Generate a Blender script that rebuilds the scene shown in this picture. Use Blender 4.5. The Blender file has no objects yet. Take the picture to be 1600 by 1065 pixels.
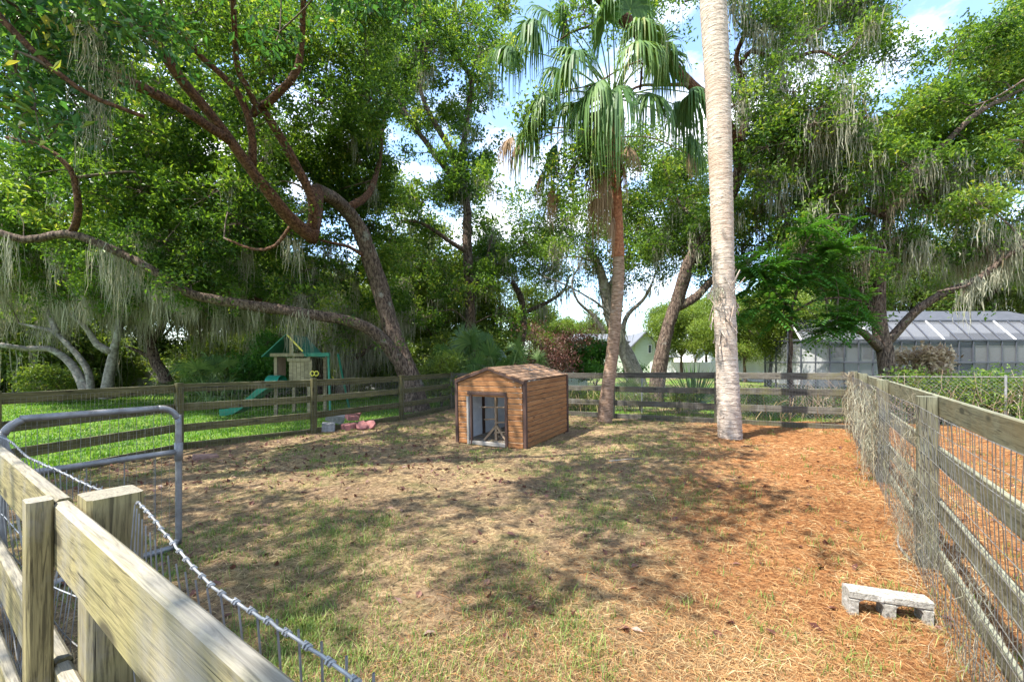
import bpy, math, random
import numpy as np
from mathutils import Vector, Matrix

# ------------------------------------------------------------------ camera, sky, sun, exposure
SC = bpy.context.scene
COL = SC.collection
F, CX, HZ, CAMZ = 680.0, 800.0, 568.0, 1.45        # focal length and principal point in photo pixels
cam_d = bpy.data.cameras.new("camera"); cam = bpy.data.objects.new("camera", cam_d); COL.objects.link(cam)
cam_d.sensor_width = 36.0; cam_d.lens = F / 1600 * 36
cam_d.shift_y = (HZ - 532.5) / 1600
cam_d.clip_start = 0.02; cam_d.clip_end = 3000
cam.location = (0, 0, CAMZ); cam.rotation_euler = (math.pi / 2, 0, 0)
SC.camera = cam

SUN_EL = math.radians(60); SUN_TO = Vector((-0.90, -0.43, 0)).normalized()   # horizontal direction towards the sun
world = bpy.data.worlds.new("World"); SC.world = world; world.use_nodes = True
wn, wl = world.node_tree.nodes, world.node_tree.links; wn.clear()
w_out = wn.new("ShaderNodeOutputWorld"); w_bg = wn.new("ShaderNodeBackground")
w_sky = wn.new("ShaderNodeTexSky"); w_sky.sky_type = 'NISHITA'; w_sky.sun_disc = False
w_sky.sun_elevation = SUN_EL; w_sky.sun_rotation = math.atan2(SUN_TO.x, SUN_TO.y)
w_sky.air_density = 1.0; w_sky.dust_density = 0.3; w_sky.ozone_density = 2.0
w_bg.inputs[1].default_value = 0.13
w_tc = wn.new("ShaderNodeTexCoord"); w_map = wn.new("ShaderNodeMapping"); w_map.inputs["Scale"].default_value = (1.0, 1.0, 2.2)
w_no = wn.new("ShaderNodeTexNoise"); w_no.inputs["Scale"].default_value = 2.6; w_no.inputs["Detail"].default_value = 9; w_no.inputs["Roughness"].default_value = 0.58
w_rp = wn.new("ShaderNodeValToRGB"); w_rp.color_ramp.elements[0].position = 0.47; w_rp.color_ramp.elements[1].position = 0.64
w_mx = wn.new("ShaderNodeMix"); w_mx.data_type = 'RGBA'
w_mx.inputs[7].default_value = (5.2, 5.3, 5.5, 1)
wl.new(w_tc.outputs["Generated"], w_map.inputs[0]); wl.new(w_map.outputs[0], w_no.inputs[0]); wl.new(w_no.outputs[0], w_rp.inputs[0])
wl.new(w_rp.outputs[0], w_mx.inputs[0]); wl.new(w_sky.outputs[0], w_mx.inputs[6]); wl.new(w_mx.outputs[2], w_bg.inputs[0]); wl.new(w_bg.outputs[0], w_out.inputs[0])
sun_d = bpy.data.lights.new("sun", 'SUN'); sun_d.energy = 3.5; sun_d.angle = math.radians(0.5); sun_d.color = (1.0, 0.94, 0.84)
sun = bpy.data.objects.new("sun", sun_d); COL.objects.link(sun)
_d = Vector((SUN_TO.x * math.cos(SUN_EL), SUN_TO.y * math.cos(SUN_EL), math.sin(SUN_EL)))
sun.rotation_euler = _d.to_track_quat('Z', 'Y').to_euler(); sun.location = (0, 0, 30)
SC.view_settings.view_transform = 'Standard'; SC.view_settings.look = 'None'; SC.view_settings.gamma = 1.0
SC.view_settings.use_curve_mapping = False
SC.view_settings.exposure = 2.12
SC.cycles.max_bounces = 8; SC.cycles.diffuse_bounces = 4; SC.cycles.transmission_bounces = 6; SC.cycles.transparent_max_bounces = 16
SC.cycles.use_denoising = True

# ------------------------------------------------------------------ helpers
RNG = np.random.default_rng(7)
def gz(x, y=0): return 0.0145 * np.clip(x, -14, 14)
def P(u, v, Y): return np.array([(u - CX) / F * Y, Y, CAMZ + (HZ - v) / F * Y])
def G(u, v):
    Y = F * CAMZ / (v - HZ + 0.0145 * (u - CX)); X = (u - CX) / F * Y
    return np.array([X, Y, gz(X)])
def to_px(p):
    p = np.asarray(p); return CX + p[..., 0] / p[..., 1] * F, HZ - (p[..., 2] - CAMZ) / p[..., 1] * F
def nrm(v): v = np.asarray(v, float); return v / (np.linalg.norm(v, axis=-1, keepdims=True) + 1e-12)

class MB:
    """collects faces for ONE mesh object"""
    def __init__(s): s.v = []; s.f = []; s.t = []; s.n = 0
    def add(s, v, f, t=None):
        v = np.asarray(v, float).reshape(-1, 3); f = np.asarray(f, int)
        s.v.append(v); s.f.append(f + s.n); s.n += len(v)
        s.t.append(np.broadcast_to(np.asarray(0.5 if t is None else t, float), (len(f),)))
    def mesh(s, name, mat, off=(0, 0, 0), smooth=False):
        me = bpy.data.meshes.new(name)
        V = np.concatenate(s.v) - np.asarray(off, float)
        loops = np.concatenate([f.ravel() for f in s.f]); tot = np.concatenate([np.full(len(f), f.shape[1]) for f in s.f])
        me.vertices.add(len(V)); me.vertices.foreach_set("co", V.astype(np.float32).ravel())
        me.loops.add(len(loops)); me.loops.foreach_set("vertex_index", loops.astype(np.int32))
        me.polygons.add(len(tot)); st = np.concatenate([[0], np.cumsum(tot)[:-1]])
        me.polygons.foreach_set("loop_start", st.astype(np.int32)); me.polygons.foreach_set("loop_total", tot.astype(np.int32))
        me.polygons.foreach_set("use_smooth", np.full(len(tot), bool(smooth)))
        a = me.attributes.new("tint", 'FLOAT', 'FACE'); a.data.foreach_set("value", np.concatenate(s.t).astype(np.float32))
        me.update(calc_edges=True)
        if mat: me.materials.append(mat)
        return me
    def build(s, name, mat, parent=None, loc=None, smooth=False, local=False):
        off = np.zeros(3)
        if not local:
            off = np.asarray(parent.location if parent is not None else (loc if loc is not None else (0, 0, 0)))
        me = s.mesh(name, mat, off, smooth)
        return link(name, me, parent, None if parent is not None else loc)

def link(name, me, parent=None, loc=None, rot=None):
    o = bpy.data.objects.new(name, me); COL.objects.link(o)
    if parent is not None: o.parent = parent
    if loc is not None: o.location = loc
    if rot is not None: o.rotation_euler = rot
    return o
def tag(o, label=None, cat=None, group=None, kind=None):
    for k, v in (("label", label), ("category", cat), ("group", group), ("kind", kind)):
        if v: o[k] = v
    return o
def thing(name, label, cat, loc, group=None, rz=0.0):
    o = bpy.data.objects.new(name, None); COL.objects.link(o); o.empty_display_size = 0.2
    o.location = loc; o.rotation_euler = (0, 0, rz)
    return tag(o, label, cat, group)
def copy_tree(o, parent=None):
    c = o.copy(); COL.objects.link(c); c.parent = parent
    for ch in list(o.children): copy_tree(ch, c)
    return c

OCT_F = [[i, (i + 1) % 8, 8 + (i + 1) % 8, 8 + i] for i in range(8)]
def board_mb(L, h, t, ch=0.005, mb=None, xf=None):
    """chamfered board along local X, centred; h along Z, t along Y"""
    a, b = t / 2, h / 2; c = min(ch, a * .6, b * .6)
    sec = np.array([[-a + c, -b], [a - c, -b], [a, -b + c], [a, b - c], [a - c, b], [-a + c, b], [-a, b - c], [-a, -b + c]])
    v = np.zeros((16, 3)); v[:8, 1:] = sec; v[8:, 1:] = sec; v[:8, 0] = -L / 2; v[8:, 0] = L / 2
    mb = mb or MB()
    if xf is not None: v = v @ np.asarray(xf[0]).T + np.asarray(xf[1])
    n0 = mb.n; mb.add(v, np.array(OCT_F))
    mb.v.append(np.zeros((0, 3))); mb.f.append(np.array([list(range(7, -1, -1)), list(range(8, 16))]) + n0); mb.t.append(np.full(2, .5))
    return mb
_bcache = {}; _wm = {}
def board(name, parent, p0, p1, h, t, mat, up=(0, 0, 1), ch=0.005, pm=None):
    """one board from p0 to p1 (world), its own origin in the middle and its grain along local X"""
    p0, p1 = np.asarray(p0, float), np.asarray(p1, float); d = p1 - p0; L = float(np.linalg.norm(d)); x = d / L
    y = nrm(np.cross(np.asarray(up, float), x)); z = np.cross(x, y)
    key = (round(L, 3), round(h, 3), round(t, 3), mat.name)
    if key not in _bcache: _bcache[key] = board_mb(L, h, t, ch).mesh(name, mat)
    o = link(name, _bcache[key], parent)
    M = Matrix(((x[0], y[0], z[0], 0), (x[1], y[1], z[1], 0), (x[2], y[2], z[2], 0), (0, 0, 0, 1)))
    mid = (p0 + p1) / 2
    W = Matrix.Translation(mid) @ M
    if parent is not None:
        PM = pm if pm is not None else Matrix.Translation(parent.location) @ parent.rotation_euler.to_matrix().to_4x4()
        _wm[o.name] = W; W = PM.inverted() @ W
    o.location, o.rotation_euler = W.to_translation(), W.to_euler()
    return o

def frames(path):
    t = np.gradient(path, axis=0); t = nrm(t)
    n = np.zeros_like(path); a = np.array([1., 0, 0]) if abs(t[0][0]) < .8 else np.array([0, 1., 0])
    u = nrm(np.cross(t[0], a))
    for i in range(len(path)):
        u = u - t[i] * np.dot(u, t[i]); u = u / (np.linalg.norm(u) + 1e-9); n[i] = u
    return t, n, np.cross(t, n)
def tube(mb, path, rad, k=8, rough=0.0, caps=True, t=None):
    path = np.asarray(path, float); rad = np.broadcast_to(np.asarray(rad, float), (len(path),))
    _, n, b = frames(path); a = np.linspace(0, 2 * np.pi, k, endpoint=False)
    R = rad[:, None] * np.ones((1, k))
    if rough:
        ph = RNG.uniform(0, 6.28, 4); s = np.arange(len(path))[:, None]
        R = R * (1 + rough * (np.sin(2 * a + ph[0] + s * .35) + .7 * np.sin(3 * a + ph[1] - s * .5) + RNG.normal(0, .45, R.shape)))
    ring = path[:, None, :] + R[..., None] * (np.cos(a)[None, :, None] * n[:, None, :] + np.sin(a)[None, :, None] * b[:, None, :])
    N = len(path); i = np.arange(N - 1)[:, None] * k; j = np.arange(k)[None, :]; j2 = (j + 1) % k
    q = np.stack([i + j, i + j2, i + k + j2, i + k + j], -1).reshape(-1, 4)
    n0 = mb.n; mb.add(ring.reshape(-1, 3), q, t)
    if caps and k > 2:
        cf = np.array([list(range(k))[::-1], list(range((N - 1) * k, N * k))]) + n0
        mb.v.append(np.zeros((0, 3))); mb.f.append(cf); mb.t.append(np.full(2, .5 if t is None else t))
def wire(mb, pts, r):
    tube(mb, pts, r, 3, caps=False)
def catmull(pts, step=0.25):
    pts = np.asarray(pts, float)
    if len(pts) == 2: n = max(2, int(np.linalg.norm(pts[1] - pts[0]) / step)); return pts[0] + (pts[1] - pts[0]) * np.linspace(0, 1, n + 1)[:, None]
    e = np.vstack([2 * pts[0] - pts[1], pts, 2 * pts[-1] - pts[-2]]); out = []
    for i in range(1, len(e) - 2):
        n = max(2, int(np.linalg.norm(e[i + 1] - e[i]) / step)); tt = np.linspace(0, 1, n, endpoint=False)[:, None]
        a, b, c, d = e[i - 1], e[i], e[i + 1], e[i + 2]
        out.append(.5 * ((2 * b) + (-a + c) * tt + (2 * a - 5 * b + 4 * c - d) * tt**2 + (-a + 3 * b - 3 * c + d) * tt**3))
    out.append(e[-2:-1]); return np.concatenate(out)

# ------------------------------------------------------------------ materials
def mat_base(name):
    m = bpy.data.materials.new(name); m.use_nodes = True; nt = m.node_tree; nt.nodes.clear()
    out = nt.nodes.new("ShaderNodeOutputMaterial"); b = nt.nodes.new("ShaderNodeBsdfPrincipled"); nt.links.new(b.outputs[0], out.inputs[0])
    return m, nt, b, out
def ramp(nt, fac, stops):
    r = nt.nodes.new("ShaderNodeValToRGB"); e = r.color_ramp.elements
    while len(e) < len(stops): e.new(0.5)
    for i, (p, c) in enumerate(stops): e[i].position = p; e[i].color = (*c, 1)
    nt.links.new(fac, r.inputs[0]); return r.outputs[0]
def noise(nt, vec, scale, detail=5, rough=.6, dist=0.0):
    n = nt.nodes.new("ShaderNodeTexNoise"); n.inputs["Scale"].default_value = scale; n.inputs["Detail"].default_value = detail
    n.inputs["Roughness"].default_value = rough; n.inputs["Distortion"].default_value = dist
    if vec is not None: nt.links.new(vec, n.inputs["Vector"])
    return n.outputs[0]
def coords(nt, scale=(1, 1, 1), rnd=True):
    tc = nt.nodes.new("ShaderNodeTexCoord"); mp = nt.nodes.new("ShaderNodeMapping"); mp.inputs["Scale"].default_value = scale
    nt.links.new(tc.outputs["Object"], mp.inputs[0])
    if not rnd: return mp.outputs[0]
    oi = nt.nodes.new("ShaderNodeObjectInfo"); ml = nt.nodes.new("ShaderNodeMath"); ml.operation = 'MULTIPLY'; ml.inputs[1].default_value = 97.0
    ad = nt.nodes.new("ShaderNodeVectorMath"); ad.operation = 'ADD'
    nt.links.new(oi.outputs["Random"], ml.inputs[0]); nt.links.new(mp.outputs[0], ad.inputs[0]); nt.links.new(ml.outputs[0], ad.inputs[1])
    return ad.outputs[0]
def mixc(nt, fac, a, b, mode='MIX'):
    m = nt.nodes.new("ShaderNodeMix"); m.data_type = 'RGBA'; m.blend_type = mode
    for s, i in ((fac, 0), (a, 6), (b, 7)):
        if isinstance(s, (int, float)): m.inputs[i].default_value = s
        elif isinstance(s, tuple): m.inputs[i].default_value = (*s, 1)
        else: nt.links.new(s, m.inputs[i])
    return m.outputs[2]
def bump(nt, b, h, strength, dist=0.01):
    n = nt.nodes.new("ShaderNodeBump"); n.inputs["Strength"].default_value = strength; n.inputs["Distance"].default_value = dist
    nt.links.new(h, n.inputs["Height"]); nt.links.new(n.outputs[0], b.inputs["Normal"])
def mk(name, stops, scale=(1, 1, 1), ns=6, detail=6, rough=.8, bmp=.3, bd=.01, blotch=None, metal=0, spec=.3, rnd=True, objvar=0):
    m, nt, b, _ = mat_base(name); vec = coords(nt, scale, rnd)
    n = noise(nt, vec, ns, detail, .65, .4); c = ramp(nt, n, stops)
    if blotch:                                   # (scale, colour, lo, hi): stains and lichen with a shape of their own
        for sc_, colr, lo, hi in blotch:
            v2 = coords(nt, (1, 1, 1), rnd); n2 = noise(nt, v2, sc_, 6, .7)
            f = ramp(nt, n2, [(lo, (0, 0, 0)), (hi, (1, 1, 1))]); c = mixc(nt, f, c, colr)
    if objvar:
        oi = nt.nodes.new("ShaderNodeObjectInfo"); mr = nt.nodes.new("ShaderNodeMapRange"); nt.links.new(oi.outputs["Random"], mr.inputs[0])
        mr.inputs[3].default_value = 1 - objvar; mr.inputs[4].default_value = 1 + objvar
        hs = nt.nodes.new("ShaderNodeHueSaturation"); nt.links.new(mr.outputs[0], hs.inputs["Value"]); nt.links.new(c, hs.inputs["Color"]); c = hs.outputs[0]
    nt.links.new(c, b.inputs["Base Color"]); b.inputs["Roughness"].default_value = rough; b.inputs["Metallic"].default_value = metal
    b.inputs["Specular IOR Level"].default_value = spec
    if bmp: bump(nt, b, n, bmp, bd)
    return m
def leafmat(name, stops, trans=.45, tcol=(1.35, 1.25, .5), rough=.45, spec=.35):
    m, nt, b, out = mat_base(name)
    a = nt.nodes.new("ShaderNodeAttribute"); a.attribute_name = "tint"; c = ramp(nt, a.outputs["Fac"], stops)
    nt.links.new(c, b.inputs["Base Color"]); b.inputs["Roughness"].default_value = rough; b.inputs["Specular IOR Level"].default_value = spec
    tr = nt.nodes.new("ShaderNodeBsdfTranslucent"); c2 = mixc(nt, 1.0, c, tcol, 'MULTIPLY'); nt.links.new(c2, tr.inputs[0])
    mx = nt.nodes.new("ShaderNodeMixShader"); mx.inputs[0].default_value = trans
    nt.links.new(b.outputs[0], mx.inputs[1]); nt.links.new(tr.outputs[0], mx.inputs[2]); nt.links.new(mx.outputs[0], out.inputs[0])
    return m

def timber(name, light, mid, dark, grey, greyness=.5, fine=1.0, rough=.85, knots=True, stain=None, objvar=.12):
    """weathered sawn timber: fine grain along local X, dark checks, knots, silvering on the upper edge"""
    m, nt, b, _ = mat_base(name); v1 = coords(nt, (2.6 * fine, 46 * fine, 46 * fine)); v2 = coords(nt, (.9, 9, 9)); v3 = coords(nt, (1, 1, 1)); v4 = coords(nt, (1.1 * fine, 70 * fine, 70 * fine))
    g = noise(nt, v1, 2.0, 6, .62, 1.2); br = noise(nt, v2, 1.6, 5, .6, 1.0); bl_ = noise(nt, v3, 3.2, 6, .68)
    c = ramp(nt, br, [(.30, mid), (.52, light), (.72, mid)])
    c = mixc(nt, ramp(nt, g, [(.36, (.85, .85, .85)), (.56, (0, 0, 0))]), c, dark)
    c = mixc(nt, ramp(nt, bl_, [(.62 - .22 * greyness, (0, 0, 0)), (.78 - .18 * greyness, (.85, .85, .85))]), c, grey)
    ck = noise(nt, v4, 1.0, 3, .5, .8); ckm = ramp(nt, ck, [(.66, (0, 0, 0)), (.70, (1, 1, 1))]); c = mixc(nt, ckm, c, tuple(x * .35 for x in dark))
    if stain: c = mixc(nt, ramp(nt, noise(nt, v3, 1.5, 6, .7), [(.5, (0, 0, 0)), (.68, (.8, .8, .8))]), c, stain)
    if knots:
        vo = nt.nodes.new("ShaderNodeTexVoronoi"); vo.inputs["Scale"].default_value = 1.0; vk = coords(nt, (2.6, 7, 7)); nt.links.new(vk, vo.inputs["Vector"])
        c = mixc(nt, ramp(nt, vo.outputs["Distance"], [(.10, (.9, .9, .9)), (.17, (0, 0, 0))]), c, dark)
    gm_ = nt.nodes.new("ShaderNodeNewGeometry"); sx = nt.nodes.new("ShaderNodeSeparateXYZ"); nt.links.new(gm_.outputs["Normal"], sx.inputs[0])
    c = mixc(nt, ramp(nt, sx.outputs[2], [(.45, (0, 0, 0)), (.8, (.75, .75, .75))]), c, mixc(nt, ramp(nt, g, [(.35, (0, 0, 0)), (.6, (1, 1, 1))]), tuple(x * .62 for x in grey), tuple(x * 1.15 for x in grey)))
    oi = nt.nodes.new("ShaderNodeObjectInfo"); mr = nt.nodes.new("ShaderNodeMapRange"); nt.links.new(oi.outputs["Random"], mr.inputs[0]); mr.inputs[3].default_value = 1 - objvar; mr.inputs[4].default_value = 1 + objvar
    hs = nt.nodes.new("ShaderNodeHueSaturation"); nt.links.new(mr.outputs[0], hs.inputs["Value"]); nt.links.new(c, hs.inputs["Color"])
    nt.links.new(hs.outputs[0], b.inputs["Base Color"]); b.inputs["Roughness"].default_value = rough; b.inputs["Specular IOR Level"].default_value = .2
    hm = mixc(nt, .5, g, ckm); bump(nt, b, g, .45, .003); return m
M = {}
# fence timber: each run has weathered its own way
M['wood_near'] = timber('fence timber near', (.27, .228, .110), (.19, .160, .078), (.050, .042, .024), (.225, .21, .18), .65, 1.5, stain=(.22, .195, .08))
M['wood_left'] = timber('fence timber green', (.125, .112, .046), (.075, .068, .028), (.026, .023, .010), (.15, .14, .095), .15, .6, stain=(.045, .046, .014), objvar=.2)
M['wood_far'] = timber('fence timber grey', (.105, .096, .078), (.066, .060, .048), (.026, .023, .019), (.13, .125, .11), .35, .6, stain=(.10, .095, .035), objvar=.2)
M['wood_right'] = timber('fence timber lichen', (.165, .16, .105), (.105, .108, .068), (.038, .038, .025), (.205, .21, .155), .45, .8, stain=(.15, .12, .062), objvar=.15)
M['wire'] = mk('galvanised wire', [(.3, (.20, .205, .21)), (.7, (.34, .35, .36))], (1, 1, 1), 30, 2, .5, 0, .01, metal=.5)
M['wire_old'] = mk('rusty wire', [(.3, (.10, .09, .08)), (.7, (.22, .22, .21))], (1, 1, 1), 20, 2, .6, 0, .01, metal=.3)
M['galv'] = mk('galvanised tube', [(.3, (.12, .12, .122)), (.55, (.19, .19, .195)), (.8, (.24, .24, .25))], (1, 1, 1), 14, 6, .42, .1, .002, [(5, (.12, .105, .09), .56, .7)], metal=.25, spec=.4)
# bark
M['bark_oak'] = mk('oak bark', [(.36, (.018, .012, .010)), (.47, (.075, .050, .038)), (.56, (.15, .108, .082)), (.75, (.24, .185, .15))], (4, 4, 1.5), 5, 9, .95, 1.0, .08, [(2.0, (.24, .235, .20), .60, .70), (5, (.08, .10, .04), .60, .70)])
M['bark_red'] = mk('reddish oak bark', [(.36, (.025, .012, .008)), (.47, (.085, .038, .021)), (.56, (.145, .072, .042)), (.75, (.22, .125, .078))], (3.5, 3.5, 3.5), 6, 9, .95, 1.0, .07, [(1.8, (.22, .20, .165), .62, .70), (6, (.05, .03, .02), .56, .64)])
M['bark_grey'] = mk('grey oak bark', [(.3, (.07, .06, .05)), (.5, (.19, .17, .15)), (.75, (.34, .31, .28))], (2, 2, 2), 5, 8, .95, .9, .04, [(3, (.33, .33, .29), .55, .7), (2, (.06, .05, .04), .6, .72)])
M['twig'] = mk('twig bark', [(.3, (.05, .035, .026)), (.7, (.15, .115, .09))], (1, 1, 1), 8, 3, .95, 0)
LEAF = [(0.0, (.026, .068, .016)), (.30, (.064, .140, .024)), (.65, (.125, .222, .036)), (.93, (.20, .30, .055)), (1.0, (.27, .31, .07))]
M['leaf_oak'] = leafmat('oak leaves', LEAF, .55)
M['leaf_far'] = leafmat('far oak leaves', [(0.0, (.045, .085, .022)), (.4, (.10, .165, .034)), (.8, (.17, .24, .05)), (1.0, (.24, .28, .07))], .5)
M['leaf_big'] = leafmat('broad glossy leaves', [(0, (.022, .080, .026)), (.5, (.052, .150, .044)), (.9, (.12, .225, .04)), (1, (.32, .30, .06))], .42, (1.3, 1.3, .6), .32, .5)
M['leaf_dark'] = leafmat('dark pinnate leaves', [(0, (.022, .085, .016)), (.5, (.052, .165, .026)), (1, (.11, .25, .04))], .45)
M['leaf_lime'] = leafmat('lime leaves', [(0, (.07, .12, .02)), (.5, (.13, .20, .03)), (1, (.21, .27, .05))], .45)
M['leaf_dead'] = leafmat('dead red brown leaves', [(0, (.07, .025, .018)), (.5, (.14, .06, .045)), (1, (.24, .15, .11))], .2, (1.2, 1, .8))
M['leaf_dry'] = leafmat('dry pale leaves', [(0, (.22, .15, .09)), (.5, (.42, .32, .22)), (1, (.60, .50, .38))], .25, (1.1, 1, .9))
M['moss'] = leafmat('hanging moss', [(0, (.17, .172, .125)), (.5, (.30, .295, .22)), (1, (.43, .42, .33))], .35, (1.1, 1.05, .9), .9, .1)
M['moss_brown'] = leafmat('brown hanging moss', [(0, (.12, .09, .06)), (.5, (.22, .18, .12)), (1, (.33, .29, .21))], .3, (1.1, 1.0, .85), .9, .1)
M['frond'] = leafmat('palm frond', [(0, (.030, .075, .024)), (.5, (.075, .155, .045)), (.9, (.15, .235, .065)), (1, (.28, .28, .12))], .3, (1.3, 1.3, .6), .5, .25)
M['frond_dead'] = leafmat('dead palm frond', [(0, (.12, .075, .045)), (.5, (.24, .16, .10)), (1, (.36, .27, .18))], .2, (1.1, 1, .8), .8, .2)
M['palmetto'] = leafmat('palmetto leaf', [(0, (.035, .085, .026)), (.5, (.075, .150, .045)), (1, (.17, .25, .075))], .35, (1.3, 1.25, .6), .4, .4)
M['grass'] = leafmat('grass blade', [(0, (.045, .13, .010)), (.5, (.085, .215, .016)), (1, (.17, .29, .03))], .4)
M['grass_thin'] = leafmat('sparse grass blade', [(0, (.065, .13, .022)), (.5, (.125, .21, .036)), (1, (.28, .30, .10))], .35)
M['straw'] = leafmat('pine straw', [(0, (.075, .028, .012)), (.35, (.22, .092, .032)), (.65, (.36, .190, .075)), (.88, (.47, .33, .16)), (1, (.55, .43, .24))], .12, (1.1, 1, .8), .7, .2)
M['thatch'] = leafmat('dead grass thatch', [(0, (.075, .048, .026)), (.4, (.22, .150, .078)), (.75, (.40, .30, .155)), (1, (.55, .45, .26))], .12, (1.1, 1, .8), .8, .15)
M['palm_tall'] = mk('pale ringed palm bark', [(.34, (.12, .088, .068)), (.45, (.36, .295, .24)), (.58, (.50, .42, .35)), (.8, (.60, .52, .45))], (2.6, 2.6, 17), 3.2, 8, .9, .9, .03, [(9, (.11, .08, .065), .60, .67), (1.1, (.36, .25, .185), .52, .72), (2.2, (.40, .39, .36), .58, .74)])
M['palm_short'] = mk('brown palm bark', [(.32, (.075, .042, .028)), (.48, (.20, .125, .082)), (.6, (.30, .205, .145)), (.8, (.36, .28, .22))], (2, 2, 9), 4, 7, .9, .8, .02, [(3, (.30, .25, .21), .56, .7)])
M['palm_boot'] = mk('red palm boots', [(.3, (.09, .035, .018)), (.5, (.24, .095, .045)), (.75, (.38, .19, .10))], (3, 3, 3), 5, 6, .9, .8, .02)
# coop
M['siding'] = timber('stained siding', (.33, .158, .062), (.24, .105, .040), (.10, .040, .017), (.29, .19, .11), .1, .9, .65, stain=(.22, .088, .032), objvar=.16)
M['roof_wood'] = timber('weathered roof planks', (.27, .145, .075), (.19, .098, .052), (.062, .034, .022), (.22, .14, .09), .25, .9, .75, stain=(.11, .062, .036), objvar=.3)
M['trim'] = mk('dark brown trim', [(.3, (.035, .018, .014)), (.7, (.085, .048, .036))], (.6, 6, 6), 4, 6, .7, .3, .003, [(5, (.15, .10, .08), .62, .72)])
M['coop_in'] = mk('pale blue painted panel', [(.3, (.55, .62, .70)), (.6, (.70, .75, .80)), (.8, (.76, .79, .82))], (1, 1, 1), 4, 6, .8, .1, .003, [(3, (.30, .29, .28), .6, .72)])
M['weathered'] = mk('weathered grey timber', [(.3, (.12, .105, .09)), (.55, (.26, .24, .215)), (.8, (.40, .38, .35))], (.7, 8, 8), 4, 7, .9, .4, .004)
M['perch'] = mk('perch timber', [(.3, (.20, .13, .08)), (.7, (.38, .28, .19))], (1, 6, 6), 4, 6, .85, .3, .004)
# stones
M['block'] = mk('concrete block', [(.36, (.14, .13, .115)), (.5, (.27, .255, .225)), (.70, (.38, .365, .33))], (1, 1, 1), 60, 9, .95, 1.0, .008, [(16, (.10, .098, .09), .58, .64), (8, (.52, .51, .49), .56, .66)])
M['paver_red'] = mk('red paver', [(.3, (.19, .075, .07)), (.6, (.33, .14, .13)), (.8, (.40, .20, .185))], (1, 1, 1), 22, 8, .95, .7, .004, [(6, (.28, .24, .22), .6, .72)], objvar=.15)
M['paver_brown'] = mk('brown paver', [(.3, (.13, .075, .06)), (.6, (.23, .145, .12)), (.8, (.30, .21, .18))], (1, 1, 1), 22, 8, .95, .7, .004)
M['paver_grey'] = mk('grey paver', [(.3, (.17, .17, .17)), (.6, (.30, .30, .30)), (.8, (.40, .40, .39))], (1, 1, 1), 22, 8, .95, .7, .004, objvar=.15)
# playset and houses
M['plastic_green'] = mk('green plastic', [(.3, (.010, .125, .085)), (.7, (.016, .19, .135))], (1, 1, 1), 5, 4, .35, 0, .01, spec=.5)
M['tarp_green'] = mk('green roof boards', [(.3, (.012, .10, .065)), (.7, (.03, .19, .125))], (1, 1, 1), 5, 4, .55, .1, .01)
M['yellow'] = mk('yellow plastic', [(.3, (.55, .48, .05)), (.7, (.68, .62, .10))], (1, 1, 1), 5, 3, .4, 0)
M['cedar'] = mk('playset timber', [(.3, (.11, .095, .055)), (.55, (.22, .19, .115)), (.8, (.32, .28, .19))], (6, 6, .7), 3, 7, .85, .3, .004, objvar=.12)
M['house_green'] = mk('pale green siding', [(.3, (.50, .58, .47)), (.7, (.56, .64, .53))], (1, 1, 6), 1.2, 3, .8, .1)
M['house_white'] = mk('white painted wall', [(.3, (.64, .66, .68)), (.7, (.74, .75, .77))], (1, 1, 1), 1.2, 3, .8, .05)
M['roof_white'] = mk('pale metal roof', [(.3, (.105, .112, .125)), (.7, (.14, .147, .16))], (6, 1, 1), 1, 3, .6, .1)
M['roof_tan'] = mk('tan shingle roof', [(.3, (.24, .17, .12)), (.7, (.40, .30, .22))], (1, 1, 1), 9, 5, .9, .3)
M['roof_grey'] = mk('grey shingle roof', [(.3, (.16, .165, .19)), (.7, (.27, .275, .30))], (1, 1, 1), 9, 5, .9, .3)
M['pane'] = mk('window glass', [(.3, (.05, .07, .08)), (.7, (.10, .13, .15))], (1, 1, 1), 1.5, 2, .08, 0, spec=.8)
M['dark_frame'] = mk('dark bronze frame', [(.3, (.045, .05, .065)), (.7, (.07, .075, .095))], (1, 1, 1), 4, 2, .5, 0)
M['white_frame'] = mk('white frame', [(.3, (.70, .71, .72)), (.7, (.78, .78, .79))], (1, 1, 1), 4, 2, .5, 0)
M['vinyl'] = mk('white vinyl panel', [(.3, (.70, .72, .75)), (.7, (.78, .79, .81))], (1, 1, 1), 2, 2, .5, 0)
M['fence_grey'] = mk('silver grey pickets', [(.3, (.20, .195, .19)), (.7, (.38, .37, .35))], (6, 6, .6), 3, 6, .9, .3, .004, objvar=.2)
def screen_mat():
    m, nt, b, out = mat_base('insect screen'); b.inputs["Base Color"].default_value = (.10, .105, .12, 1); b.inputs["Roughness"].default_value = .8
    t = nt.nodes.new("ShaderNodeBsdfTransparent"); mx = nt.nodes.new("ShaderNodeMixShader"); mx.inputs[0].default_value = .6
    nt.links.new(t.outputs[0], mx.inputs[1]); nt.links.new(b.outputs[0], mx.inputs[2]); nt.links.new(mx.outputs[0], out.inputs[0]); return m
M['screen'] = screen_mat()
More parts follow.
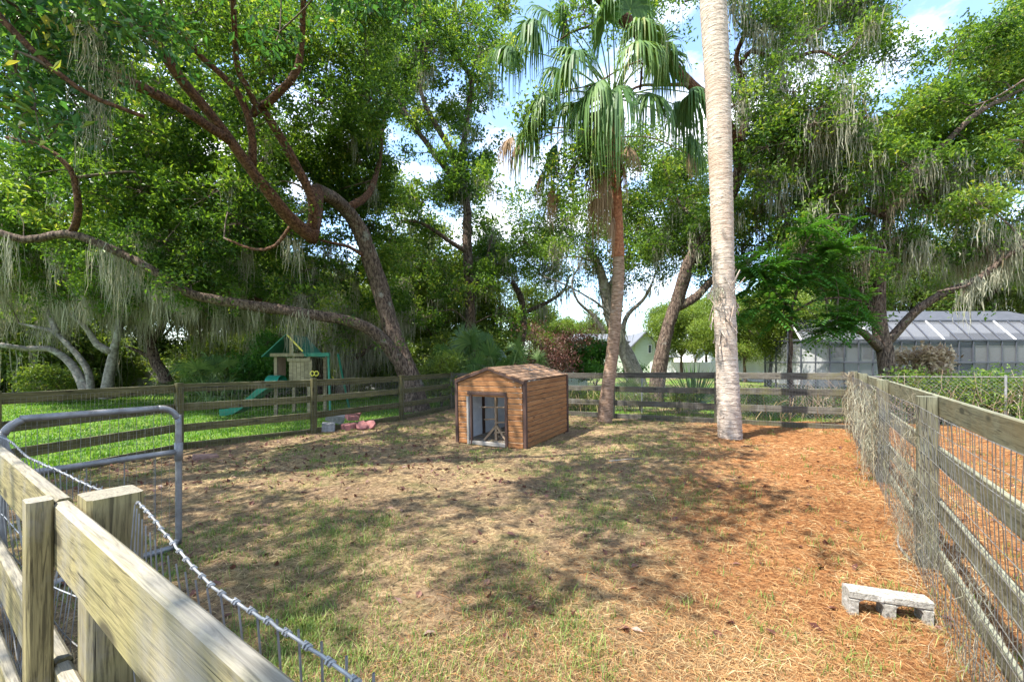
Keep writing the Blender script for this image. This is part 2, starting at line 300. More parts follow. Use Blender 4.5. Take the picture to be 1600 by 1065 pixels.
# ------------------------------------------------------------------ ground
def hz(x, y):
    """pen surface: the slope of the yard plus small unevenness"""
    x = np.asarray(x, float); y = np.asarray(y, float)
    return gz(x) + .03 + .014 * np.sin(1.3 * x + .7 * y) + .010 * np.sin(2.9 * y - 1.7 * x + 1) + .006 * np.sin(5.3 * x + 4.1 * y) + .005 * np.sin(9.1 * x - 7.3 * y)
def ground_mat():
    m, nt, b, out = mat_base('lawn and dirt'); tc = nt.nodes.new("ShaderNodeTexCoord"); vec = tc.outputs["Object"]
    sx = nt.nodes.new("ShaderNodeSeparateXYZ"); nt.links.new(vec, sx.inputs[0])
    fine = noise(nt, vec, 9, 8, .7); green = ramp(nt, fine, [(.3, (.045, .085, .014)), (.5, (.085, .150, .020)), (.75, (.15, .215, .035))])
    dirt = ramp(nt, noise(nt, vec, 6, 8, .7), [(.3, (.12, .085, .05)), (.55, (.25, .185, .105)), (.8, (.38, .30, .18))])
    f1 = ramp(nt, noise(nt, vec, .55, 6, .65), [(.47, (0, 0, 0)), (.60, (1, 1, 1))])
    mr = nt.nodes.new("ShaderNodeMapRange"); nt.links.new(sx.outputs[0], mr.inputs[0])
    mr.inputs[1].default_value = -5.0; mr.inputs[2].default_value = -1.5; mr.inputs[3].default_value = .12; mr.inputs[4].default_value = 1.0
    mm = nt.nodes.new("ShaderNodeMath"); mm.operation = 'MULTIPLY'; nt.links.new(f1, mm.inputs[0]); nt.links.new(mr.outputs[0], mm.inputs[1])
    c = mixc(nt, mm.outputs[0], green, dirt)
    nt.links.new(c, b.inputs["Base Color"]); b.inputs["Roughness"].default_value = .95; b.inputs["Specular IOR Level"].default_value = .1
    bump(nt, b, fine, .8, .03); return m
def pen_mat():
    m, nt, b, out = mat_base('pine straw floor'); tc = nt.nodes.new("ShaderNodeTexCoord"); vec = tc.outputs["Object"]
    sx = nt.nodes.new("ShaderNodeSeparateXYZ"); nt.links.new(vec, sx.inputs[0])
    fine = noise(nt, vec, 22, 9, .75, .6)
    orange = ramp(nt, fine, [(.36, (.038, .017, .009)), (.47, (.175, .072, .027)), (.57, (.31, .150, .058)), (.74, (.44, .28, .135))])
    tan = ramp(nt, fine, [(.36, (.045, .031, .021)), (.47, (.195, .132, .072)), (.57, (.35, .255, .135)), (.74, (.50, .40, .24))])
    soil = ramp(nt, fine, [(.34, (.035, .024, .016)), (.48, (.140, .095, .058)), (.70, (.31, .225, .14))])
    sk = nt.nodes.new("ShaderNodeMath"); sk.operation = 'MULTIPLY_ADD'; sk.inputs[1].default_value = -.5; nt.links.new(sx.outputs[1], sk.inputs[0]); nt.links.new(sx.outputs[0], sk.inputs[2])
    mr = nt.nodes.new("ShaderNodeMapRange"); nt.links.new(sk.outputs[0], mr.inputs[0]); mr.inputs[1].default_value = -2.4; mr.inputs[2].default_value = 1.4
    big = noise(nt, vec, .8, 5, .6)
    ad = nt.nodes.new("ShaderNodeMath"); ad.operation = 'MULTIPLY_ADD'; ad.inputs[1].default_value = 1.0; nt.links.new(big, ad.inputs[0])
    sb = nt.nodes.new("ShaderNodeMath"); sb.operation = 'SUBTRACT'; sb.inputs[1].default_value = .5; nt.links.new(mr.outputs[0], sb.inputs[0]); nt.links.new(sb.outputs[0], ad.inputs[2])
    fo = ramp(nt, ad.outputs[0], [(.35, (0, 0, 0)), (.75, (1, 1, 1))])
    fs = ramp(nt, noise(nt, vec, 1.5, 6, .65), [(.36, (0, 0, 0)), (.54, (1, 1, 1))])
    c = mixc(nt, fs, tan, soil); c = mixc(nt, fo, c, orange)
    # thin green film of sprouting grass, in patches of its own, mostly away from the straw
    fg = ramp(nt, noise(nt, vec, 1.1, 7, .7), [(.50, (0, 0, 0)), (.66, (.8, .8, .8))])
    inv = nt.nodes.new("ShaderNodeMath"); inv.operation = 'SUBTRACT'; inv.inputs[0].default_value = .75; nt.links.new(fo, inv.inputs[1]); inv.use_clamp = True
    mu = nt.nodes.new("ShaderNodeMath"); mu.operation = 'MULTIPLY'; nt.links.new(inv.outputs[0], mu.inputs[0]); nt.links.new(fg, mu.inputs[1])
    green = ramp(nt, fine, [(.3, (.045, .065, .018)), (.6, (.105, .135, .035)), (.8, (.20, .21, .07))])
    c = mixc(nt, mu.outputs[0], c, green)
    nt.links.new(c, b.inputs["Base Color"]); b.inputs["Roughness"].default_value = .95; b.inputs["Specular IOR Level"].default_value = .1
    bump(nt, b, fine, 1.0, .03); return m
gm = MB()
def grid_sheet(mb, xs, ys, zf, keep=None):
    X, Y = np.meshgrid(xs, ys); V = np.stack([X, Y, zf(X, Y)], -1).reshape(-1, 3); nx = len(xs)
    i, j = np.meshgrid(np.arange(len(xs) - 1), np.arange(len(ys) - 1)); a = (j * nx + i).ravel()
    q = np.stack([a, a + 1, a + 1 + nx, a + nx], -1)
    if keep is not None: c = V[q].mean(1); q = q[keep(c[:, 0], c[:, 1])]
    mb.add(V, q)
xs = np.concatenate([[-900, -300, -100, -50], np.arange(-30, 31, 1.0), [50, 100, 300, 900]])
ys = np.concatenate([[-300, -60, -20], np.arange(-6, 60, 1.0), [80, 140, 300, 900, 1800]])
grid_sheet(gm, xs, ys, lambda x, y: gz(x) - .03)
tag(gm.build('ground', ground_mat(), smooth=True), kind='structure')

# fence corners (metres, camera at the origin looking along +y)
RC = np.array([6.70, 8.52]); RDIR = nrm(np.array([-.571, -.821])); FDIR = nrm(np.array([-.842, .539]))
R_END = RC + RDIR * 10.9                                             # corner where the right run meets the near run
L_POSTS = [np.array(p) for p in ((-6.32, 2.75), (-6.2, 5.2), (-5.82, 7.61), (-4.18, 9.17), (-2.88, 11.35), (-1.93, 13.95))]
F_POSTS = [RC + FDIR * d for d in (0, 2.45, 4.9, 7.35)] + [L_POSTS[-1]]
R_POSTS = [RC + RDIR * d for d in (0, 1.9, 4.33, 6.72, 8.95, 10.9)]
N_DIR = nrm(np.array([-.816, .578])); N0 = np.array([-.951, .911])     # near run: a point on its outer face line and its direction
POLY = np.array([R_END, RC, *F_POSTS[1:], *L_POSTS[::-1][1:], (-6.3, 2.0), (-3.6, 2.75)])
def in_poly(x, y, poly):
    ins = np.zeros(np.shape(x), bool); n = len(poly)
    for i in range(n):
        (x0, y0), (x1, y1) = poly[i], poly[(i + 1) % n]
        c = ((y0 > y) != (y1 > y)) & (x < (x1 - x0) * (y - y0) / (y1 - y0 + 1e-12) + x0); ins ^= c
    return ins
STRAW_POLY = np.array([(.5, -3.0), (14.5, -3), (14.5, 6.2), (10.4, 8.4), (7.6, 10.0), *F_POSTS[1:], *L_POSTS[::-1][1:], (-6.4, -3.0)])
pm = MB()
grid_sheet(pm, np.arange(-7, 14.6, .12), np.arange(-3, 14.2, .12), hz, lambda x, y: in_poly(x, y, STRAW_POLY))
tag(pm.build('pen_ground', pen_mat(), smooth=True), kind='structure')

# ------------------------------------------------------------------ fences: boards outside, posts inside, wire inside
TOPS = (1.18, .84, .475, .15)
def g3(p, z=0): return np.array([p[0], p[1], gz(p[0]) + z])
def wire_run(mb, a, b, inn, h=1.12, dx=.05, dz=.10, r=.0014, bow=0.0, top=None, z0=0.03):
    """field fence between two posts: line wires and stay wires with a small bow of their own"""
    L = np.linalg.norm(b - a); d = (b - a) / L; n = int(L / dx)
    off = inn * .058
    for i in range(n + 1):
        s = i * L / n; p = a + d * s + off; zz = np.linspace(z0, h, 7)
        bo = bow * np.sin(np.linspace(0, 1, 7) * np.pi * 2 + s * 1.3) + RNG.normal(0, bow * .25, 7)
        pts = np.array([[p[0] + inn[0] * k + d[0] * k * .5, p[1] + inn[1] * k + d[1] * k * .5, gz(p[0]) + z] for z, k in zip(zz, bo)])
        wire(mb, pts, r)
    for z in np.concatenate([np.arange(z0, h - .02, dz), [h]]):
        m = max(6, int(L / .16)); ss = np.linspace(0, L, m); k = bow * .6 * np.sin(ss * 2.1 + z * 5); sag = bow * .6 * np.sin(ss / L * np.pi)
        q = a + d * ss[:, None] + off
        pts = np.stack([q[:, 0] + inn[0] * k, q[:, 1] + inn[1] * k, gz(q[:, 0]) + z - sag], -1)
        wire(mb, pts, r * (1.5 if z == h else 1.1))
def fence_run(name, label, posts, mat, inside, tops=TOPS, post_w=.105, wire_mat='wire_old', bow=.004, wr=.0014, group=None, wh=1.12, wood_post=None, dx=.05):
    c = sum(posts) / len(posts); root = thing(name, label, 'fence', g3(posts[0]), group)
    rr = random.Random(len(posts) * 7 + int(posts[0][0] * 10))
    for i in range(len(posts) - 1):
        a, b = posts[i], posts[i + 1]; d = nrm(b - a); n = np.array([-d[1], d[0]])
        if np.dot(n, inside - (a + b) / 2) < 0: n = -n
        for j, t in enumerate(tops):
            o = -n * (post_w / 2 + .014); e0, e1 = (.004, .004)
            za, zb = rr.uniform(-.012, .012), rr.uniform(-.012, .012)
            p0 = g3(a + o + d * e0, t - .07 + za); p1 = g3(b + o - d * e1, t - .07 + zb)
            if t < .2: p0[2] -= .01; p1[2] -= .01
            tilt = rr.uniform(-.04, .04)
            board('board', root, p0, p1, .14, .026, mat, up=(n[0] * tilt, n[1] * tilt, 1))
        wm = MB(); wire_run(wm, a, b, n, wh, dx=dx, bow=bow, r=wr); o = wm.build('wire_mesh', M[wire_mat], root)
    for i, p in enumerate(posts):
        d = nrm(posts[min(i + 1, len(posts) - 1)] - posts[max(i - 1, 0)]); z = 1.19 + rr.uniform(-.01, .03)
        board('post', root, g3(p, -.15), g3(p, z), post_w, post_w, wood_post or mat, up=(d[0] + rr.uniform(-.05, .05), d[1], 0), ch=.008)
    return root
CTR = np.array([1.0, 7.0])
fence_run('board_fence', 'lichen-grey four-board fence with wire mesh beside the concrete block', R_POSTS, M['wood_right'], CTR, bow=.012, wr=.0018)
fence_run('board_fence', 'weathered dark grey board fence behind the chicken coop and both palm trunks', F_POSTS, M['wood_far'], CTR)
fence_run('board_fence', 'olive-green board fence between the pen and the bright lawn', L_POSTS, M['wood_left'], CTR, dx=.055)

# near run: heavier boards, a joint batten, a thick post, wrapped mesh
near = thing('board_fence', 'pale yellowish board fence with thick post and wrapped mesh, joined to the tube gate', 'fence', (N0[0], N0[1], 0))
NIN = np.array([.578, .816]); NT = 1.15
def nl(s, off=0.0, z=0.0): q = N0 + (-N_DIR) * s + NIN * off; return np.array([q[0], q[1], z])     # s grows towards the camera's right
BT = .028
for j, z in enumerate((NT, .80, .45, .13)):
    board('board', near, nl(-.045, BT / 2, z - .07), nl(2.3, BT / 2, z - .07 - .004), .142, BT, M['wood_near'], ch=.006)
    board('board', near, nl(-2.42, BT / 2 + .004, z - .075), nl(-.052, BT / 2 + .004, z - .066), .142, BT, M['wood_near'], ch=.006)
bp = nl(-.055, -.021, 0); board('batten', near, bp + [0, 0, -.1], bp + [0, 0, NT + .012], .055, .040, M['wood_near'], up=(*N_DIR, 0), ch=.005)
for s in (.042, 2.3, -2.42):
    pp = nl(s, BT + .047, 0); board('post', near, pp + [0, 0, -.2], pp + [0, 0, NT + .02], .092, .092, M['wood_near'], up=(*N_DIR, 0), ch=.008)
# mesh of the near run: stay wires wrapped round a twisted top wire
nm = MB(); nm2 = MB()
def near_path(s):
    """plan line of the mesh; beyond the post it leaves the boards and bends towards the gate"""
    off = .112 - .055 * min(1.0, abs(s - .04) / .6)
    zt = NT - .005 + .006 * math.sin(s * 9)
    return nl(s, off, zt)
ss = np.arange(-1.95, 2.3, .042)
topl = np.array([near_path(s) for s in ss])
tube(nm, catmull(topl, .02) + RNG.normal(0, .0006, (len(catmull(topl, .02)), 3)), .0019, 6)
for i, p in enumerate(topl):
    lean = RNG.normal(0, .012, 2); zz = np.linspace(p[2], .03, 9); bo = .018 * np.sin(np.linspace(0, 7, 9) + i * .2)
    pts = np.stack([p[0] + NIN[0] * bo + lean[0] * np.linspace(0, 1, 9), p[1] + NIN[1] * bo + lean[1] * np.linspace(0, 1, 9), zz], -1)
    tube(nm, pts, .0015, 4, caps=False)
    a = np.linspace(0, 2 * np.pi * 2.2, 14); tdir = N_DIR                     # the wrap of each stay round the top wire
    tube(nm, np.stack([p[0] + tdir[0] * .0016 * a / 2 + NIN[0] * 0.0031 * np.cos(a), p[1] + tdir[1] * .0016 * a / 2 + NIN[1] * 0.0031 * np.cos(a), p[2] + 0.0031 * np.sin(a)], -1), .0016, 4)
for z in np.arange(.10, 1.10, .105):
    tube(nm, topl + np.stack([np.zeros(len(ss)), .012 * np.sin(ss * 6 + z * 9), z - topl[:, 2] + .008 * np.sin(ss * 11 + z * 20)], -1), .0017, 4)
nm.build('wire_mesh', M['wire'], near)

# gate: welded tube frame with bent corners, a middle rail and mesh
gA, gB = np.array([-2.62, 3.42]), np.array([-3.12, 2.66])
gate = thing('tube_gate', 'galvanised tube gate with rounded corners standing open at the wire fence', 'gate', (gB[0], gB[1], gz(gB[0])))
gd = nrm(gA - gB); gl = float(np.linalg.norm(gA - gB)); z_lo, z_hi, rc = .06, 1.15, .13
def gp(s, z): q = gB + gd * s; return np.array([q[0], q[1], gz(q[0]) + z])
loop = []
for cx_, cz_, a0 in ((gl - rc, z_hi - rc, 90), (gl - rc * .6, z_lo + rc * .6, 0), (rc, z_lo + rc, -90), (rc, z_hi - rc, -180)):
    r_ = rc if cz_ != z_lo + rc * .6 else rc * .6
    for a in np.linspace(a0, a0 - 90, 8): loop.append(gp(cx_ + r_ * math.cos(math.radians(a)), cz_ + r_ * math.sin(math.radians(a))))
loop.append(loop[0])
TR = .0225
m = MB(); tube(m, catmull(loop, .06), TR, 12); m.build('frame', M['galv'], gate, smooth=True)
m = MB(); tube(m, catmull([gp(.01, .805), gp(gl - .005, .80)], .1), TR * .92, 12); m.build('middle_rail', M['galv'], gate, smooth=True)
m = MB(); tube(m, [gp(gl, .73), gp(gl, .87)], TR * 1.25, 12); m.build('clamp', M['galv'], gate, smooth=True)
m = MB()
for s in np.arange(.05, gl, .05): wire(m, np.array([gp(s, z_lo), gp(s, z_hi)]) , .0013)
for z in np.arange(.1, z_hi, .10): wire(m, np.array([gp(0.02, z), gp(gl - .02, z)]), .0013)
m.build('wire_mesh', M['wire_old'], gate)
m = MB()
for s in (.18, .38, .58, .76): tube(m, [gp(s, z_lo), gp(s, .80)], .0035, 6)
m.build('brace_rod', M['galv'], gate)

# chain-link fence outside the far run
cl0 = np.array([-2.6, 16.7]); CLD = nrm(np.array([.842, -.539])); cl = thing('chain_link_fence', 'old chain-link fence running through weeds outside the grey board fence', 'fence', g3(cl0))
CLL = 18.0
def clp(s, z): q = cl0 + CLD * s; return np.array([q[0], q[1], gz(q[0]) + z])
m = MB(); s_ = .075
for k in range(int(CLL / s_) + 14):
    for sg in (1, -1):
        s0 = k * s_ if sg == 1 else k * s_
        pts = [];
        for z in (0.03, 1.03): pts.append((s0 + sg * (z - .03) * 1.0, z))
        if 0 <= pts[0][0] <= CLL and 0 <= pts[1][0] <= CLL: wire(m, np.array([clp(*pts[0]), clp(*pts[1])]), .0022)
m.build('wire_mesh', M['wire'], cl)
m = MB(); tube(m, [clp(0, 1.04), clp(CLL, 1.04)], .013, 8); m.build('top_rail', M['wire_old'], cl)
for s in np.arange(.3, CLL, 2.42):
    m = MB(); tube(m, [clp(s, -.1), clp(s, 1.08)], .022, 8); m.build('post', M['wire'], cl)

# ------------------------------------------------------------------ chicken coop
CW, CL_, EH, RH = 1.37, 1.85, 1.13, 1.35
cb = np.array([.22, 7.30]); ang = math.radians(-29)
coop = thing('chicken_coop', 'small brown wooden chicken coop with open doorway standing in the pen', 'coop', (cb[0], cb[1], gz(cb[0]) + .015), rz=ang)
coop.rotation_euler = (math.radians(1.9), 0, ang)
CM = Matrix.Translation(coop.location) @ coop.rotation_euler.to_matrix().to_4x4()
def cp(x, y, z): v = CM @ Vector((x, y, z)); return np.array(v)          # coop frame: x -CW..0 along the front, y into the depth
CXV = np.array(CM.to_3x3() @ Vector((1, 0, 0))); CYV = np.array(CM.to_3x3() @ Vector((0, 1, 0))); CZV = np.array(CM.to_3x3() @ Vector((0, 0, 1)))
def cboard(name, a, b, h, t, mat, up=None, parent=None):
    return board(name, coop, cp(*a), cp(*b), h, t, mat, up=CZV if up is None else up, pm=CM)
NB = 12; bh = EH / NB;  DX0, DX1, DZ = -1.10, -.36, .88                        # doorway
gap = .009
wallf = thing; 
for i in range(NB):                                                          # front siding round the doorway
    zc = (i + .5) * bh; yo = -.012
    if zc + bh / 2 > DZ + .005: cboard('siding_board', (-CW + .03, yo, zc), (-.03, yo, zc), bh - gap, .022, M['siding'])
    else:
        cboard('siding_board', (-CW + .03, yo, zc), (DX0 - .02, yo, zc), bh - gap, .022, M['siding'])
        cboard('siding_board', (DX1 + .02, yo, zc), (-.03, yo, zc), bh - gap, .022, M['siding'])
for i in range(3):                                                           # gable boards, cut to the slope
    zc = EH + (i + .5) * (RH - EH) / 3; half = (CW / 2) * (1 - (i + .62) / 3)
    for yo in (-.012, CL_ + .012):
        mb = MB(); h0 = (RH - EH) / 3 / 2 - .0025; hb = (CW / 2) * (1 - (i + .05) / 3); ht = (CW / 2) * max(.03, 1 - (i + .97) / 3)
        vv = [(-CW / 2 + sx * (hb if k == 0 else ht), yo + dy, zc + (-h0 if k == 0 else h0)) for dy in (-.011, .011) for k, sx in ((0, -1), (0, 1), (1, 1), (1, -1))]
        mb.add(vv, [[0, 1, 2, 3], [7, 6, 5, 4], [0, 4, 5, 1], [1, 5, 6, 2], [2, 6, 7, 3], [3, 7, 4, 0]])
        o = mb.build('siding_board', M['siding'], coop, local=True)
NS = 13; bs = EH / NS
for i in range(NS):                                                          # side and back siding
    zc = (i + .5) * bs
    for x in (.012, -CW - .012): cboard('siding_board', (x, .03, zc), (x, CL_ - .03, zc), bs - gap, .022, M['siding'])
    cboard('siding_board', (-CW + .03, CL_ + .012, zc), (-.03, CL_ + .012, zc), bs - gap, .022, M['siding'])
sl = math.hypot(CW / 2 + .03, RH - EH); NR = 6
for sgn in (-1, 1):                                                          # roof planks run front to back
    for i in range(NR):
        f = (i + .5) / NR; x = -CW / 2 + sgn * f * (CW / 2 + .03); z = RH + .016 - f * (RH - EH)
        nrmv = CZV * (CW / 2 + .03) + CXV * sgn * (RH - EH)
        cboard('roof_plank', (x, -.05 + RNG.uniform(-.008, .008), z + RNG.uniform(-.003, .004)), (x, CL_ + .05, z + RNG.uniform(-.003, .004)), .022, sl / NR - .018, M['roof_wood'], up=nrmv)
for sgn in (-1, 1):                                                          # verge trim and corner posts
    for y in (-.036, CL_ + .036):
        e = (-CW / 2 + sgn * (CW / 2 + .015), y, EH - .02); t_ = (-CW / 2, y, RH + .0)
        cboard('verge_trim', t_, e, .058, .028, M['trim'])
    x = .012 if sgn == 1 else -CW - .012
    for y in (0, CL_):
        cboard('corner_trim', (x, y, -.04), (x, y, EH + .01), .062, .062, M['trim'], up=CYV)
cboard('door_trim', (DX0 - .03, -.034, DZ + .03), (DX1 + .03, -.034, DZ + .03), .055, .024, M['trim'])
cboard('door_trim', (DX1 + .022, -.033, .01), (DX1 + .022, -.033, DZ), .05, .024, M['trim'], up=CXV)
cboard('door_jamb', (DX0 - .018, -.045, .0), (DX0 - .018, -.045, DZ - .03), .042, .030, M['weathered'], up=CXV)
cboard('door_jamb', (DX0 + .045, -.025, .0), (DX0 + .045, -.025, DZ), .036, .05, M['trim'], up=CXV)
cboard('door_sill', (DX0 - .02, -.02, .03), (DX1, -.02, .03), .065, .05, M['weathered'])
for a, b in (((-.001, .02, EH / 2), (-.001, CL_ - .02, EH / 2)), ((-CW + .001, .02, EH / 2), (-CW + .001, CL_ - .02, EH / 2)), ((-CW + .02, CL_ - .002, EH / 2), (-.02, CL_ - .002, EH / 2))): cboard('gap_shade_backing', a, b, EH - .01, .004, M['trim'])  # dark sheets added to give the gaps between siding boards their shade
# inside: painted lining, floor litter, perch
for a, b, up in (((-CW + .012, .03, EH / 2), (-CW + .012, CL_ - .03, EH / 2), None), ((-.014, .03, EH / 2), (-.014, CL_ - .03, EH / 2), None), ((-CW + .03, CL_ - .014, EH / 2), (-.03, CL_ - .014, EH / 2), None)):
    cboard('lining_panel', (a[0], a[1], a[2] - .04), (b[0], b[1], b[2] - .04), EH - .10, .010, M['coop_in'])
for x_, y_ in ((-CW + .03, .8), (-.9, CL_ - .04), (-.45, CL_ - .04)): cboard('stud', (x_, y_, .02), (x_, y_, EH - .02), .07, .04, M['trim'], up=CXV)
cboard('floor_board', (-CW / 2, .02, .012), (-CW / 2, CL_ - .02, .012), .02, CW - .06, M['weathered'])
perch = bpy.data.objects.new('perch_stand', None); COL.objects.link(perch); perch.parent = coop
def pbar(name, a, b, h=.04, t=.03):
    board(name, perch, cp(*a), cp(*b), h, t, M['perch'], up=CZV if abs(a[2] - b[2]) < .5 else CYV, pm=CM)
PX, PY = -.76, .34
pbar('perch_post', (PX, PY, .03), (PX, PY, .84), .06, .045)
pbar('perch_foot', (PX, PY, .30), (PX - .20, PY - .12, .03), .04, .05); pbar('perch_foot', (PX, PY, .30), (PX + .24, PY - .04, .03), .04, .05)
pbar('perch_cap', (PX - .09, PY, .85), (PX + .09, PY, .85))
for z, dx0, dx1 in ((.62, -.30, .32), (.40, -.24, .02), (.36, .0, .30), (.18, -.02, .26)):
    m_ = MB(); tube(m_, [(PX + dx0, PY - .04, z - .01 + RNG.normal(0, .01)), (PX + dx1, PY - .035, z + .02)], .014, 8); m_.build('perch_rung', M['perch'], perch, local=True)
mm_ = MB(); k = 900
px_ = RNG.uniform(-CW + .06, -.06, k); py_ = RNG.uniform(.05, CL_ - .08, k); a_ = RNG.uniform(0, 6.28, k); d_ = np.stack([np.cos(a_), np.sin(a_), RNG.normal(0, .15, k)], -1) * .05
c_ = np.stack([px_, py_, .03 + RNG.uniform(0, .02, k)], -1); w_ = np.stack([-np.sin(a_), np.cos(a_), a_ * 0], -1) * .006
mm_.add(np.stack([c_ - d_, c_ + w_, c_ + d_, c_ - w_], 1).reshape(-1, 3), np.arange(k * 4).reshape(-1, 4), RNG.uniform(0, 1, k))
o = mm_.build('floor_litter', M['thatch'], coop, local=True); o['kind'] = 'stuff'
# twig lying on the roof
tw = MB(); pts = [cp(-.30, .55, EH + .205), cp(-.18, .62, EH + .165), cp(-.20, .80, EH + .175), cp(-.08, .98, EH + .125)]
tube(tw, catmull(pts, .04), np.linspace(.012, .006, len(catmull(pts, .04))), 6, .06); tube(tw, catmull([pts[1], cp(-.28, .75, EH + .21), cp(-.3, .95, EH + .21)], .04), .006, 5)
tag(tw.build('fallen_twig', M['bark_grey'], loc=tuple(pts[0]), smooth=True), 'forked grey twig lying on the coop roof', 'twig')

# ------------------------------------------------------------------ concrete block, pavers
def chunk(name, mat, L, W_, H, loc, rot, label, group, seed, shape='box', holes=False):
    r = np.random.default_rng(seed); mb = MB()
    if shape == 'box': out = [(-L / 2, -W_ / 2), (L / 2, -W_ / 2), (L / 2, W_ / 2), (-L / 2, W_ / 2)]
    else: out = [(L / 2 * math.cos(a), W_ / 2 * (math.sin(a) if shape == 'oct' else math.sin(a) * (1.0 if math.cos(a) < 0 else .8))) for a in np.linspace(0, 2 * np.pi, 8, endpoint=False) + .39]
    n = len(out); out = np.array(out) + r.normal(0, .006, (n, 2)); rings = []
    for z, k in ((-H / 2, .96), (-H / 2 + .015, 1), (H / 2 - .015, 1), (H / 2, .94)):
        rings.append(np.column_stack([out * k, np.full(n, z) + r.normal(0, .003, n)]))
    V = np.concatenate(rings); q = [[i * n + j, i * n + (j + 1) % n, (i + 1) * n + (j + 1) % n, (i + 1) * n + j] for i in range(3) for j in range(n)]
    mb.add(V, q); mb.v.append(np.zeros((0, 3))); mb.f.append(np.array([list(range(n))[::-1], list(range(3 * n, 4 * n))])); mb.t.append(np.full(2, .5))
    o = mb.build(name, mat, loc=None, local=True); o.location = loc; o.rotation_euler = rot
    return tag(o, label, 'paver', group)
def at(u, v, z): g = G(u, v); return (g[0], g[1], g[2] + z)
chunk('paver_block', M['paver_grey'], .26, .20, .20, at(513, 676, .12), (.05, .03, .35), 'square grey block leaning by the fence post', 'pavers piled by the fence', 1)
chunk('paver_block', M['paver_grey'], .42, .20, .19, at(524, 665, .20), (.25, .3, .35), 'long grey block tilted up behind the red pavers', 'pavers piled by the fence', 2)
chunk('paver_block', M['paver_red'], .34, .24, .15, at(545, 674, .10), (.08, -.03, .15), 'low red paver at the front of the pile', 'pavers piled by the fence', 3, 'oct')
chunk('paver_block', M['paver_red'], .25, .22, .10, at(550, 668, .25), (.2, .1, .7), 'small red paver on top of the pile', 'pavers piled by the fence', 4)
chunk('paver_block', M['paver_red'], .22, .22, .12, at(557, 662, .28), (.5, .2, .2), 'dull purple-red paver at the back of the pile', 'pavers piled by the fence', 5)
chunk('paver_block', M['paver_red'], .27, .26, .085, at(566, 674, .12), (.75, .35, -.2), 'red scalloped paver leaning towards its twin', 'pavers piled by the fence', 6, 'fan')
chunk('paver_block', M['paver_red'], .27, .26, .085, at(578, 673, .13), (.85, -.45, .4), 'red scalloped paver standing on edge at the pile end', 'pavers piled by the fence', 7, 'fan')
chunk('paver_block', M['paver_brown'], .34, .18, .07, at(322, 716, .03), (.05, .06, .7), 'flat brown paver half buried near the open gate', None, 8)
# hollow block lying on its side, half sunk in the straw
bl = MB(); BL, BWd, BHt = .385, .10, .20; wb = .032; zt = BHt / 2
def bx(x0, x1, y0, y1, z0, z1): board_mb(x1 - x0, z1 - z0, y1 - y0, .007, bl, (np.eye(3), ((x0 + x1) / 2, (y0 + y1) / 2, (z0 + z1) / 2)))
bx(-BL / 2, BL / 2, -BWd / 2, BWd / 2, zt - .046, zt)
for xc, w_ in ((-BL / 2 + .023, .046), (.0, .052), (BL / 2 - .021, .042)): bx(xc - w_ / 2, xc + w_ / 2, -BWd / 2 + .0015, BWd / 2 - .0015, -zt, zt - .0445)
bx(-BL / 2 + .004, BL / 2 - .004, -BWd / 2 + .004, BWd / 2 - .004, -zt - .02, -zt + .012)
def arch(xc, w_):                                             # rounded corners of the cores
    for sx in (-1, 1):
        e = xc + sx * w_ / 2; pr = [(e, zt - .046), (e - sx * .028, zt - .046), (e - sx * .009, zt - .055), (e, zt - .074)]
        vv = [(x, y, z) for y in (-BWd / 2 + .006, BWd / 2 - .006) for x, z in pr]; bl.add(vv, [[0, 1, 2, 3], [7, 6, 5, 4], [1, 5, 6, 2], [2, 6, 7, 3]])
arch(-.0865, .120); arch(.0885, .124)
bo = bl.build('concrete_block', M['block'], local=True); g1, g2 = G(1326, 962), G(1456, 986); bmid = (g1 + g2) / 2
bo.location = (bmid[0] + .035, bmid[1] + .06, hz(bmid[0], bmid[1]) + .022); bo.rotation_euler = (-.03, .02, math.atan2(g2[1] - g1[1], g2[0] - g1[0]) + .12)
tag(bo, 'half-sunk hollow concrete block lying on orange pine straw', 'concrete block')

# ------------------------------------------------------------------ playset behind the lawn fence
ps = G(462, 652); PY0 = 13.2; ps = np.array([P(460, 600, PY0)[0], PY0]); play = thing('playset', 'wooden playset tower with green pitched roof and green slide', 'playset', g3(ps))
def pz(v): return CAMZ + (HZ - v) / F * PY0 - gz(ps[0])
def pp(x, y, z): return np.array([ps[0] + x, ps[1] + y, gz(ps[0]) + z])
hw = .5
for x in (-hw, hw):
    for y in (-.1, 1.0): board('post', play, pp(x, y, -.1), pp(x, y, pz(556)), .09, .09, M['cedar'], up=(1, 0, 0))
for i in range(6):
    x = -.08 + (i + .5) * .115; board('plank', play, pp(x, -.16, pz(596)), pp(x, -.16, pz(561)), .11, .02, M['cedar'], up=(1, 0, 0))
board('rail', play, pp(-.12, -.185, pz(561) - .02), pp(hw + .06, -.185, pz(561) - .02), .10, .025, M['cedar'])
board('rail', play, pp(-.12, -.185, pz(597)), pp(hw + .06, -.185, pz(597)), .12, .025, M['cedar'])
board('side_panel', play, pp(-.50, .2, pz(596)), pp(-.50, .2, pz(558)), .5, .02, M['perch'], up=(0, 1, 0))
for i in range(7): board('deck_board', play, pp(-hw - .04, .0 + i * .15, pz(598)), pp(hw + .04, i * .15, pz(598)), .03, .14, M['cedar'])
board('beam', play, pp(-hw - .12, -.2, pz(554.5)), pp(hw + .30, -.2, pz(554.5)), .10, .05, M['cedar'])
board('beam', play, pp(hw - .1, -.19, pz(554)), pp(hw + .65, -.19, pz(554)), .11, .08, M['tarp_green'])
board('ridge_post', play, pp(.02, -.22, pz(556)), pp(.02, -.22, pz(522)), .10, .04, M['cedar'], up=(1, 0, 0))
